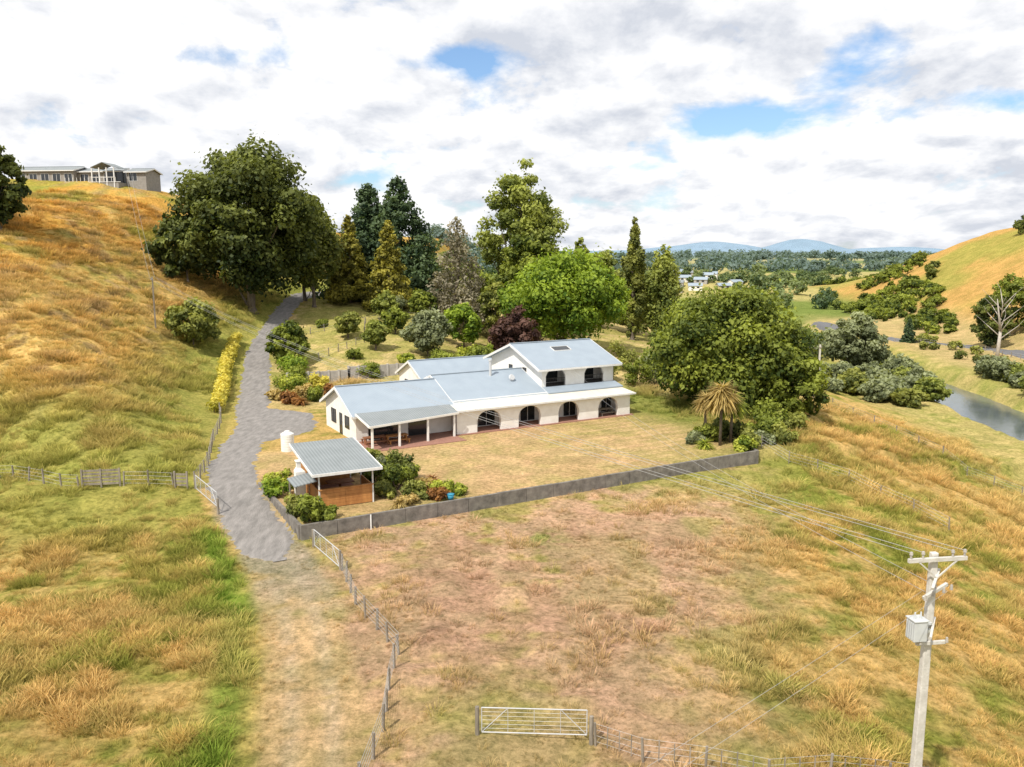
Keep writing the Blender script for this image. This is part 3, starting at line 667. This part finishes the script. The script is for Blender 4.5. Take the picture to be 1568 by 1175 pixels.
# ------------------------------------------------------------------ fences
def fence(name,P,gap=2.6,ht=1.15,wires=4,r=.07,batt=0,mt='wood',wr=.009):
    p=Part();pts=[]
    for a,b in zip(P[:-1],P[1:]):
        L=math.dist(a,b);n=max(1,round(L/gap))
        for k in range(n): pts.append((a[0]+(b[0]-a[0])*k/n,a[1]+(b[1]-a[1])*k/n))
    pts.append(P[-1]);Z=[H1(*q) for q in pts]
    for q,z in zip(pts,Z):
        l=random.uniform(-.1,.1);p.cyl((q[0],q[1],z-.3),(q[0]+l,q[1]+l*.6,z+ht*random.uniform(.85,1.1)),r*random.uniform(.75,1.2),r*.85,7)
    for i in range(len(pts)-1):
        for w in range(wires):
            zz=ht*(.2+.75*w/max(1,wires-1));p.cyl((*pts[i],Z[i]+zz),(*pts[i+1],Z[i+1]+zz),wr,None,4,1,False)
        for k in range(1,batt+1):
            t=k/(batt+1);x=pts[i][0]*(1-t)+pts[i+1][0]*t;y=pts[i][1]*(1-t)+pts[i+1][1]*t;z=Z[i]*(1-t)+Z[i+1]*t
            l=random.uniform(-.05,.05);p.box(x-.02,x+.02,y-.015,y+.015,z+.08,z+ht*random.uniform(.85,1))
    p.make(name,[M[mt],M['wire']])
fence('post_and_wire_fence',[(-10.3,46.6),(-8.6,42),(-6.9,38.9),(-5.4,36.3),(-5.4,33),(-5.2,30),(-5.4,26.5),(-5.6,20)],1.75,1.15,5,.075)
fence('post_and_wire_fence',[(3.3,29.3),(5,28.2),(9.5,27.3),(14,27.4),(20,28)],2.6,1.0,4,.06,3,wr=.006)
fence('post_and_wire_fence',[(-24.9,61.6),(-26.2,68),(-28.5,75),(-31.5,86),(-36.2,98),(-39.4,109),(-42.5,120)],2.6,1.25,5,.08,1)
fence('post_and_wire_fence',[(-26.4,61.2),(-30.2,61)],1.9,1.2,4,.08)
fence('post_and_wire_fence',[(-33.4,60.5),(-37,62),(-42.4,65),(-52,68)],2.4,1.15,4,.08)
fence('post_and_wire_fence',[(29,120),(40,106),(47,97),(56,86),(64,72)],3,1.15,4,.08)
fence('post_and_wire_fence',[(24,76),(30,70),(36,64)],3,1.15,4,.06)
fence('roadside_fence',[(124,170),(126.5,200),(126,218),(112,244)],4,1.3,3,.12,wr=.02)
fence('orchard_fence',[(-38,132),(-30,140),(-20,150),(-8,158)],3,1.2,3,.08)
fence('orchard_fence',[(-29,121),(-24,131),(-26,143)],2.4,1.2,3,.08)
def pipegate(name,p,q,ht=1.05,diag=True,mt='steel',rr=.024):
    g=Part();zp=H1(*p);zq=H1(*q);z0=max(zp,zq)+.12
    A=lambda t,zz:(p[0]+(q[0]-p[0])*t,p[1]+(q[1]-p[1])*t,z0+zz)
    for zz in (0,ht): g.cyl(A(0,zz),A(1,zz),rr,None,8)
    for t in (0,1,.5,.25,.75): g.cyl(A(t,0),A(t,ht),rr if t in(0,1) else rr*.5,None,6)
    for k in range(1,6): g.cyl(A(0,ht*k/6),A(1,ht*k/6),rr*.2,None,4,cap=False)
    if diag: g.cyl(A(.0,0),A(.25,ht),rr*.6,None,6);g.cyl(A(1,0),A(.75,ht),rr*.6,None,6)
    e=empty(name);g.make('frame_and_mesh',M[mt],e)
    g=Part()
    for c in (p,q):
        d=(Vector(c)-(Vector(p)+Vector(q))/2).normalized()*.18;x=c[0]+d.x;y=c[1]+d.y;g.cyl((x,y,H1(x,y)-.3),(x,y,H1(x,y)+1.2),.09,.085,9)
    g.make('gate_posts',M['wood'],e)
pipegate('farm_gate',(-1.2,29.6),(2.95,29.4))
pipegate('farm_gate',(-12.9,50.6),(-10.5,46.9),rr=.03)
pipegate('farm_gate',(-24.6,61.0),(-21.3,56.4),rr=.03)
g=Part();p_=(-30.4,61.0);q_=(-33.2,60.5);z0=H1(-32,60.8)
for k in range(5): 
    zz=z0+.3+k*.26;g.beam((p_[0],p_[1],zz),(q_[0],q_[1],zz),.04,.17)
for t in (0.02,.5,.98): g.beam((p_[0]+(q_[0]-p_[0])*t,p_[1]+(q_[1]-p_[1])*t-.04,z0),(p_[0]+(q_[0]-p_[0])*t,p_[1]+(q_[1]-p_[1])*t-.04,z0+1.5),.12,.07)
g.make('timber_gate',M['wood'])
g=Part();z0=H1(-25.6,61)
for k in range(4): g.beam((-25.2,60.9,z0+.3+k*.28),(-26.2,61.0,z0+.3+k*.28),.04,.17)
g.beam((-25.2,60.85,z0),(-25.2,60.85,z0+1.4),.12,.12);g.beam((-26.2,60.95,z0),(-26.2,60.95,z0+1.4),.12,.12);g.make('timber_gate',M['wood'])
x,y=W(-16.6,-20.4);g=Part();g.box(-.04,.04,-.04,.04,0,1.1);g.make('white_marker_post',M['frame'],None,loc=(x,y,H1(x,y)))
# ------------------------------------------------------------------ power poles
def pole(name,x,y,top,r0,r1,arm=1.9,az=0,tx=False,mt='pconc'):
    zb=H1(x,y);e=empty(name,(x,y,zb),az);H=top-zb
    p=Part();n=10
    v=[(-r0,-r0*.8,-.5),(r0,-r0*.8,-.5),(r0,r0*.8,-.5),(-r0,r0*.8,-.5),(-r1,-r1*.8,H),(r1,-r1*.8,H),(r1,r1*.8,H),(-r1,r1*.8,H)]
    p.add(v,[(3,2,1,0),(4,5,6,7),(0,1,5,4),(1,2,6,5),(2,3,7,6),(3,0,4,7)])
    p.make('shaft',M[mt],e,bevel=.03 if tx else 0)
    if not tx:
        p=Part();p.box(-arm/2,arm/2,-.22,-.12,H-.5,H-.38)
        for xx in (-arm*.45,0.2,arm*.45): p.cyl((xx,-.17,H-.38),(xx,-.17,H-.2),.04)
        p.make('crossarm',M['wood'],e);return e,H
    p=Part();y0=-r1-.13
    p.box(-arm/2,arm/2,y0,y0+.1,H-.22,H-.1)
    p.beam((-.65,y0+.02,H-.2),(0,y0+.02,H-.75),.04,.04);p.beam((.65,y0+.02,H-.2),(0,y0+.02,H-.75),.04,.04)
    p.beam((-.45,y0-.06,H-1.35),(.5,y0+.2,H-1.05),.09,.1);p.beam((-.35,y0-.3,H-.95),(.3,y0+.35,H-.62),.08,.08)
    p.box(-.5,.5,y0,y0+.09,H-2.95,H-2.85);p.beam((-.35,y0-.4,H-2.5),(.4,y0+.5,H-2.3),.07,.07)
    p.make('crossarms',M['pconc'],e)
    p=Part()
    for xx in (-.9,-.5,.5,.9): p.cyl((xx,y0+.05,H-.1),(xx,y0+.05,H+.03),.035,.035,8);p.cyl((xx,y0+.05,H+.03),(xx,y0+.05,H+.12),.06,.04,10)
    for (xx,zz) in ((-.4,H-1.42),(-.15,H-1.3),(.2,H-1.2),(.45,H-1.12),(-.45,H-2.85),(.45,H-2.85)): p.cyl((xx,y0-.08,zz),(xx,y0-.08,zz+.16),.05,.035,8)
    p.make('insulators',mat('porcelain',(.45,.42,.38),(.3,.28,.25),5,.25),e)
    p=Part();p.box(-.72,-.28,y0-.15,y0+.28,H-2.75,H-2.1)
    for k in range(4): p.box(-.76,-.725,y0-.1+.1*k,y0-.07+.1*k,H-2.7,H-2.15)
    p.box(-.75,-.25,y0-.18,y0+.31,H-2.1,H-2.06)
    for xx in (-.6,-.4): p.cyl((xx,y0+.06,H-2.06),(xx,y0+.06,H-1.85),.04,.025,8)
    p.box(-.3,-.02,y0+.02,y0+.12,H-2.55,H-2.45);p.box(-.3,-.02,y0+.02,y0+.12,H-2.3,H-2.22)
    p.make('transformer',mat('transformer_paint',(.52,.54,.55),(.45,.47,.48),3,.5),e,bevel=.02);return e,H
px,py=13.1,24.0
pole('power_pole',px,py,8.9,.17,.11,1.95,R(8),True)
pole('power_pole',-52,118,H1(-52,118)+7.5,.13,.1,1.6,R(-60),mt='wood')
pole('power_pole',50.5,132,H1(50.5,132)+7.8,.16,.12,.5,0)
wr=Part()
def wire(a,b,sag,r=.012,n=28):
    pr=None
    for k in range(n+1):
        t=k/n;q=Vector(a).lerp(Vector(b),t);q.z-=sag*4*t*(1-t)
        if pr is not None: wr.cyl(pr,q,r,None,4,cap=False)
        pr=q
ztop=8.9;zl=H1(-52,118)+7.4
for o in (-.9,-.5,.5,.9): wire((px+o*.99,py+o*.14-.2,ztop+.1),(-52+o*.4,118+o*.7,zl),1.8,.008)
for o in (-.3,.4): wire((px+o,py-.2,ztop-1.2),(W(21,16)[0]+o,W(21,16)[1],5.9),1.3,.008)
for o in (-.5,.5): wire((-52+o*.4,118+o*.7,zl),(-83+o,180,36),1.0,.014)
for o in (-.4,.4): wire((px+o,py-.2,ztop-1.2),(-30+o,-10,6),.5,.005,16)
wr.make('power_lines',M['wire'])
# ------------------------------------------------------------------ hill house
hx,hy=-97,186;hz=H1(-92,187)-.2
hh=empty('hilltop_house',(hx,hy,hz),R(-6))
wl=Part();rf=Part();fa=Part();win_g=Part();win_f=Part();dk=Part()
for (x0,x1,y0,y1,ze,zr) in ((-15,-1,0,7,2.9,3.9),(-.9,9,1.5,8,2.7,3.5),(11.5,16,0,6,2.4,3.2)):
    gable(wl,x0,x1,y0,y1,-1.8,ze,zr);groof(rf,x0,x1,y0,y1,ze,zr,.5,.4);fascia(fa,x0,x1,y0,y1,ze,zr,.5,.4)
    n=int((x1-x0)/2.8)
    for k in range(n): window(x0+.6+k*2.8,x0+2.4+k*2.8,.4,2.1,y0)
rf.slab([(5.2,-3.4,3.1),(8,-3.4,4.2),(8,1.5,4.2),(5.2,1.5,3.1)],.12);rf.slab([(8,-3.4,4.2),(10.8,-3.4,3.1),(10.8,1.5,3.1),(8,1.5,4.2)],.12)
for xx in (5.4,7.1,8.8,10.5): fa.box(xx-.1,xx+.1,-3.3,-3.1,-1.8,3.0)
fa.box(5.2,10.8,-3.35,-3.25,.9,1.0);fa.box(-1,12,-3.35,-3.25,-.1,0);win_g.box(5.6,10.4,1.40,1.44,.1,2.5)
wl.box(-1,11.4,-3.2,1.4,-1.8,-.15)
for k in range(14): fa.box(-.9+k*.9,-.84+k*.9,-3.33,-3.27,0.01,.9)
for p,n,m in ((wl,'walls','grey'),(rf,'roof','porchroof'),(fa,'trim','frame'),(win_g,'window_glass','glass'),(win_f,'window_frames','frame')): p.make(n,M[m],hh)
for k,(x,y) in enumerate([(92,455),(99,470),(107,462),(115,480),(84,470),(122,500),(101,500),(92,520),(110,515),(100,445),(118,455),(130,475),(88,440),(126,446)]):
    e=empty('distant_house',(x,y,H1(x,y)+.2),random.uniform(-.6,.6));sc=.72;e.scale=(sc,sc,sc);a=Part();gable(a,-5,5,-3.5,3.5,-2,3,4.8);a.make('walls',M['white' if k%2 else 'block'],e)
    b=Part();groof(b,-5,5,-3.5,3.5,3,4.8);b.make('roof',M['roof'] if k%4 else M['porchroof'],e);win_g=Part();win_f=Part();window(-3,-1,1,2.2,-3.5);window(1,3,1,2.2,-3.5);win_g.make('windows',M['glass'],e)
forest('town_trees',[(random.uniform(78,142),random.uniform(435,540),random.uniform(2,3.6),random.uniform(2.5,5)) for _ in range(36)],'far',260,.7)
# ------------------------------------------------------------------ garden
hp=[(-34.0,91),(-36.3,100),(-39.2,109),(-41.6,118),(-43,126)]
C=catmull(hp,10);k=len(C);e=empty('yellow_hedge')
Cz=h(C[:,0],C[:,1]);C3=np.stack([C[:,0]+rng.normal(size=k)*.15,C[:,1],Cz+.7+rng.random(k)*.4],1)
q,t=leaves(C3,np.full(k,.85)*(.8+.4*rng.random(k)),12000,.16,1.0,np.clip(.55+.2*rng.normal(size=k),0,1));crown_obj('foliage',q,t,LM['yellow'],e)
p=Part()
for c in C3[::3]: p.cyl((c[0],c[1],c[2]-1.3),(c[0],c[1],c[2]),.06,.03,5)
p.make('stems',M['bark'],e)
for (a_,b_,r,ht,pal) in [(-20.6,-19,1.3,2.0,'mid'),(-20.6,-17.2,1.3,1.7,'olive'),(-19.4,-19.1,.9,1.0,'mid'),(-21,-12,1.2,1.5,'bright'),(-20.3,-9,1.2,1.3,'lemon'),
   (-12.5,-15,1.5,2.4,'mid'),(-11.5,-13,1.4,2.7,'dark'),(-12,-17.5,1.2,1.4,'olive'),(-10.8,-16,1.3,1.2,'gold'),(-9.8,-17.5,1.3,1.1,'lemon'),(-11,-10.5,1.2,1.8,'mid'),(-10.6,-18.6,1,.9,'red'),
   (-13.2,-18.9,1,.9,'gold'),(-8.6,-18.7,.9,.8,'lemon'),(-12.6,-7.6,1,1.5,'grey'),(-12.2,-9,1.2,2.6,'olive'),(-13,-11,1.2,2.2,'grey'),(-13.6,-13.5,1.2,2.4,'mid'),(-14,-16.5,1.1,1.5,'olive'),(-10.3,-12.5,1,1.3,'lemon'),(-14.8,-9.2,1.2,2.2,'bright')]:
    bush('garden_shrub',*W(a_,b_),r,ht,pal,1600,.13)
for (x,y,r,ht,pal) in [(-28,103,2.2,2.6,'lemon'),(-26.5,100,1.8,2.0,'gold'),(-29.5,107,2.4,3.2,'mid'),(-25,104,1.8,2.6,'yellow'),(-27,97,1.5,1.6,'red'),(-24.5,99,1.6,2.0,'mid'),(-30.5,112,2.4,3.4,'bright'),(-31,116,2.2,3,'olive'),(-22.8,101,1.4,1.7,'red'),(-29.5,99.5,1.3,1.3,'gold'),
   (-20,112,2,2.0,'mid'),(-10,117,2.4,3,'mid'),(-5,117,2.2,3.2,'dark'),(8,116,2.5,4,'mid'),(13,113,2.5,4.5,'olive'),(17,110,2.4,4.6,'mid'),(20,112,3,5,'grey'),(-16,120,1.6,1.8,'lemon'),(-24,121,1.6,1.6,'mid'),(-2,128,2.4,4,'bright'),(-12,137,2,3,'mid'),
   (19,77.5,1.6,1.9,'mid'),(21.5,78.5,1.8,2.2,'dark'),(23,76,1.5,1.8,'olive'),(17.5,76.5,1.3,1.2,'grey'),(22,74.6,1.4,1.4,'lemon'),(25.5,80.5,2.2,2.6,'mid'),(27,84,2.4,3,'mid'),(24.5,77.2,1.4,1.4,'grey'),(-35.5,133,1.6,2.2,'conif'),(-36.5,128,1.3,1.4,'mid'),(-21.5,152,3,4,'grey'),(-33,141,1.3,1.6,'mid'),
   (27,78,1.6,1.8,'olive'),(29,83,2.2,2.4,'olive'),(-7,123,2,2.6,'lemon'),(-17,133,1.6,2,'grey'),(5,121,2.2,3,'mid'),(17,122,3,5,'olive'),(22,118,3,4.5,'mid')]:
    bush('garden_shrub',x,y,r,ht,pal,1900,.17)
spiky('cabbage_tree',20,76,2.2,6,'gold',620,4.5,.08);spiky('cabbage_tree',21.4,77.4,1.9,6,'lemon',420,3.5,.08)
spiky('cabbage_tree',18.9,77.6,1.6,6,'gold',360,3.6,.07)
for (a_,b_,r,pal) in [(-16.8,-7.6,1.5,'lemon'),(-12.2,-12.0,1.0,'mid'),(-9.5,-15,1.1,'red'),(-14,-19.2,.9,'gold')]: spiky('flax_plant',*W(a_,b_),r,1,pal,120,0 if r<1.15 else 1.2,.05)
spiky('flax_plant',18.2,74.6,1.2,1,'lemon',160,0,.06);spiky('flax_plant',-25.5,96.5,1.3,1,'red',160,0,.06)
p=Part();p.cyl((0,0,0),(0,0,.42),.2,.28,14);p.cyl((0,0,.42),(0,0,.45),.3,.3,14);x,y=W(-10.0,-19.4);p.make('blue_tub',M['blue'],None,True,loc=(x,y,0))
x,y=120,199;e=empty('dead_tree',(x,y,H1(x,y)));p=Part();p.cyl((0,0,-.5),(.3,0,7),.5,.35,8);p.cyl((.3,0,7),(-1.2,0,15),.35,.08,7)
for a_ in range(12):
    z=5+a_*.8;an=a_*2.4;q=Vector((.2+math.cos(an)*(4.5-.15*a_),math.sin(an)*3,z+3.5));p.cyl((.2,0,z),q,.16,.05,6);p.cyl(q,q+Vector((math.cos(an+.6)*1.6,math.sin(an)*1,1.6)),.05,.02,5)
p.make('trunk_and_branches',M['palebark'],e,True)
# ------------------------------------------------------------------ grass scatter
src=bpy.data.collections.new('grass_tuft_library')
def tuftmesh(name,nb,ht,spread,w,lean):
    V=[];F=[];Hh=[]
    for k in range(nb):
        az=random.uniform(0,6.283);r=spread*math.sqrt(random.random());bx,by=r*math.cos(az),r*math.sin(az)
        l=ht*random.uniform(.5,1.15);ln=lean*random.uniform(.3,1.2);dx,dy=math.cos(az+random.uniform(-.6,.6)),math.sin(az+random.uniform(-.6,.6))
        t=random.uniform(0,3.14);sx,sy=math.cos(t)*w/2,math.sin(t)*w/2;o=len(V)
        for f,ww in ((0,1),(.5,.85),(.85,.5)):
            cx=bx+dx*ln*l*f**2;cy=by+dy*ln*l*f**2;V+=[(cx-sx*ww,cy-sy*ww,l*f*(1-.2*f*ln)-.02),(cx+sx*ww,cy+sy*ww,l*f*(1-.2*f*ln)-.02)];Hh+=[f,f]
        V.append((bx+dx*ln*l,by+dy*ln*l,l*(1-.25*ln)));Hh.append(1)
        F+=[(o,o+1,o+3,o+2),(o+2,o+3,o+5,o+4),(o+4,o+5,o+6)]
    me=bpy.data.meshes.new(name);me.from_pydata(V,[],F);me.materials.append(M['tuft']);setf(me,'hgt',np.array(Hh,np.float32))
    ob=bpy.data.objects.new(name,me);src.objects.link(ob)
for k in range(4): tuftmesh('tuft_a%d'%k,32,.42,.24,.02,.7)
for k in range(3): tuftmesh('tuft_b%d'%k,44,.5,.4,.028,.9)
def scatter(name,Pn,sc,idx,col):
    n=len(Pn);me=bpy.data.meshes.new(name);me.vertices.add(n);me.vertices.foreach_set("co",Pn.astype(np.float32).ravel())
    setf(me,'rz',(rng.random(n)*6.283).astype(np.float32));setf(me,'sc',sc.astype(np.float32));setf(me,'idx',idx.astype(np.int32),'INT');setcol(me,'gcol',col)
    ob=bpy.data.objects.new(name,me);link(ob)
    g=bpy.data.node_groups.new(name+'_nodes','GeometryNodeTree');g.interface.new_socket('Geometry',in_out='INPUT',socket_type='NodeSocketGeometry');g.interface.new_socket('Geometry',in_out='OUTPUT',socket_type='NodeSocketGeometry')
    N=g.nodes.new;L=g.links.new;gi=N('NodeGroupInput');go=N('NodeGroupOutput');ip=N('GeometryNodeInstanceOnPoints');ci=N('GeometryNodeCollectionInfo')
    ci.inputs['Collection'].default_value=src;ci.inputs['Separate Children'].default_value=True;ci.inputs['Reset Children'].default_value=True
    def na(nm,ty):
        a=N('GeometryNodeInputNamedAttribute');a.data_type=ty;a.inputs['Name'].default_value=nm;return a.outputs['Attribute']
    L(gi.outputs[0],ip.inputs['Points']);L(ci.outputs[0],ip.inputs['Instance']);ip.inputs['Pick Instance'].default_value=True
    L(na('idx','INT'),ip.inputs['Instance Index']);cx=N('ShaderNodeCombineXYZ');L(na('rz','FLOAT'),cx.inputs[2]);er=N('FunctionNodeEulerToRotation');L(cx.outputs[0],er.inputs[0]);L(er.outputs[0],ip.inputs['Rotation'])
    L(na('sc','FLOAT'),ip.inputs['Scale']);L(ip.outputs[0],go.inputs[0])
    ob.modifiers.new('scatter','NODES').node_group=g
def region(n,x0,x1,y0,y1,smin_,smax,dens,kinds,cboost=1.0,glo=.4):
    x=rng.uniform(x0,x1,n);y=rng.uniform(y0,y1,n)
    keep=(np.abs(x)<.72*y+4)&(rng.random(n)<dens(x,y));x=x[keep];y=y[keep];z=h(x,y);m=len(x)
    s=rng.uniform(smin_,smax,m)*(.5+.95*cl(x,y))
    c=colfn(x,y)*(cboost*(.70+.5*rng.random(m)))[:,None]
    gl=ss(.48,.60,fbm(x*.3,y*.3,2,91))[:,None]*glo;c=c*(1-gl)+np.array((.58,.43,.19))*gl
    return np.stack([x,y,z],1),s,rng.choice(kinds,m),c
def cl(x,y): return ss(.36,.62,fbm(x*.35,y*.35,2,61))*.7+.3*ss(.4,.6,vn(x*1.3,y*1.3,62))
def d_rough(x,y): 
    a,b=ab(x,y);m=rough(x,y)
    pad=(b<-19.8)*ss(1.0,3.5,drive_dist(x,y))*(1-ss(5,15,x-(y-30)*.30))
    g=(np.abs(drive_dist(x,y))<2.8)
    fl=(1-ss(3,6,np.abs(y-60)))*(x<-24)
    return m*(.12+.88*cl(x,y))*(1-.93*pad)*(~g)*(1-.8*ss(20,34,x-xc(y)))*(1-.8*fl)
P_=[];S_=[];I_=[];C_=[]
def addr(r):
    P_.append(r[0]);S_.append(r[1]);I_.append(r[2]);C_.append(r[3])
addr(region(60000,-40,46,20,62,.35,1.05,d_rough,np.arange(0,7),1.18))
addr(region(34000,-60,60,58,110,.5,1.5,d_rough,np.arange(0,7),1.18))
addr(region(28000,-110,-24,64,175,.7,1.8,lambda x,y:ss(1,5,hillA(x,y))*(.1+.9*cl(x*.6,y*.6))*(1-.8*(1-ss(3,6,np.abs(y-62)))),np.arange(4,7),1.12))
def d_pad(x,y):
    a,b=ab(x,y);return (b<-20.2)*(np.abs(drive_dist(x,y))>1.2)*(.06+.94*cl(x*1.5,y*1.5))*(1-.75*np.exp(-((x+1)/9)**2-((y-46)/15)**2))
addr(region(34000,-22,30,22,72,.12,.40,d_pad,np.arange(0,4),1.05,.2))
addr(region(1100,-2,28,24,64,.5,1.2,lambda x,y:(ab(x,y)[1]<-21.5)*ss(2,10,x-(y-40)*.2)*ss(.50,.58,fbm(x*.25,y*.25,2,67)),np.arange(4,7),1.1,.4))
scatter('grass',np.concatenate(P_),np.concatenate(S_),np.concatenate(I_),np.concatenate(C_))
# ------------------------------------------------------------------ sky, sun, camera
SUN_EL=R(52);sun_dir=Vector((-.42,-.62,0)).normalized()
sx,sy,sz=sun_dir.x*math.cos(SUN_EL),sun_dir.y*math.cos(SUN_EL),math.sin(SUN_EL)
w=bpy.data.worlds.new('World');scene.world=w;w.use_nodes=True;t=w.node_tree;t.nodes.clear();N=t.nodes.new;L=t.links.new
out=N('ShaderNodeOutputWorld');bg=N('ShaderNodeBackground');bg.inputs[1].default_value=.1;L(bg.outputs[0],out.inputs[0])
sk=N('ShaderNodeTexSky');sk.sky_type='NISHITA';sk.sun_disc=False;sk.sun_elevation=SUN_EL;sk.sun_rotation=math.atan2(sun_dir.x,sun_dir.y)
tc=N('ShaderNodeTexCoord');sp=N('ShaderNodeSeparateXYZ');L(tc.outputs['Generated'],sp.inputs[0])
def MA(op,a,b=None,c=None,clamp=False):
    n=N('ShaderNodeMath');n.operation=op;n.use_clamp=clamp
    for i_,v in enumerate((a,b,c)):
        if v is None: continue
        if isinstance(v,(int,float)): n.inputs[i_].default_value=v
        else: L(v,n.inputs[i_])
    return n.outputs[0]
zz=MA('ADD',MA('MAXIMUM',sp.outputs[2],0.0),.3)
ux=MA('DIVIDE',sp.outputs[0],zz);uy=MA('DIVIDE',sp.outputs[1],zz)
cb=N('ShaderNodeCombineXYZ');L(ux,cb.inputs[0]);L(uy,cb.inputs[1])
def noise(off,scale,detail,rough_,dist=0):
    mp=N('ShaderNodeMapping');mp.inputs['Location'].default_value=off;mp.inputs['Scale'].default_value=(1,.82,1);L(cb.outputs[0],mp.inputs[0])
    n=N('ShaderNodeTexNoise');n.inputs['Scale'].default_value=scale;n.inputs['Detail'].default_value=detail;n.inputs['Roughness'].default_value=rough_;n.inputs['Distortion'].default_value=dist;L(mp.outputs[0],n.inputs[0]);return n.outputs[0]
nA=noise((0,0,0),3.4,11,.58,.15);nB=noise((0,-.08,0),3.4,11,.58,.15);nC=noise((4.1,2.3,0),1.5,4,.5)
dens=MA('MULTIPLY_ADD',nA,1.5,.0)
for (cx,cy,rx,ry,am) in ((-.134,1.87,.15,.07,.40),(.62,2.10,.19,.14,.48),(.72,1.88,.10,.10,.33),(.75,1.73,.12,.10,.42),(1.12,1.88,.12,.07,.40),(-.45,2.5,.2,.08,.2),(-.15,2.35,.25,.06,.2),(.1,2.75,.3,.07,.2),(-.6,1.8,.15,.06,.24),(.35,2.45,.2,.05,.2)):
    dx=MA('DIVIDE',MA('SUBTRACT',ux,cx),rx);dy=MA('DIVIDE',MA('SUBTRACT',uy,cy),ry)
    g=MA('POWER',2.718,MA('MULTIPLY',MA('ADD',MA('MULTIPLY',dx,dx),MA('MULTIPLY',dy,dy)),-1.0));dens=MA('SUBTRACT',dens,MA('MULTIPLY',g,am))
cov=N('ShaderNodeValToRGB');cov.color_ramp.elements[0].position=.36;cov.color_ramp.elements[1].position=.58;L(dens,cov.inputs[0])
relief=MA('MULTIPLY_ADD',MA('SUBTRACT',nA,nB),2.6,.52)
shade=MA('ADD',relief,MA('MULTIPLY',MA('SUBTRACT',nC,.5),1.2))
sh=N('ShaderNodeValToRGB');E=sh.color_ramp.elements;E[0].position=.10;E[0].color=(6.8,7.15,7.9,1);E[1].position=.66;E[1].color=(10.8,10.8,10.9,1)
L(shade,sh.inputs[0])
sb=N('ShaderNodeMix');sb.data_type='RGBA';sb.blend_type='MULTIPLY';sb.inputs[0].default_value=1;L(sk.outputs[0],sb.inputs[6]);sb.inputs[7].default_value=(1.3,1.5,1.7,1)
mx=N('ShaderNodeMix');mx.data_type='RGBA';L(cov.outputs[0],mx.inputs[0]);L(sb.outputs[2],mx.inputs[6]);L(sh.outputs[0],mx.inputs[7]);L(mx.outputs[2],bg.inputs[0])
sd=bpy.data.lights.new('sun','SUN');sd.energy=5.0;sd.angle=R(.5);sd.color=(1,.94,.84);so=bpy.data.objects.new('sun',sd);link(so);so.rotation_euler=Vector((sx,sy,sz)).to_track_quat('Z','Y').to_euler()
cd=bpy.data.cameras.new('camera');cd.sensor_width=36;cd.lens=28.47;cd.clip_end=20000;cd.clip_start=.1
co=bpy.data.objects.new('camera',cd);link(co);co.location=(0,0,18);co.rotation_euler=(R(81),0,0);scene.camera=co
scene.view_settings.view_transform='Standard'
scene.view_settings.look='None';scene.view_settings.exposure=0
print('objs',len(scene.objects))
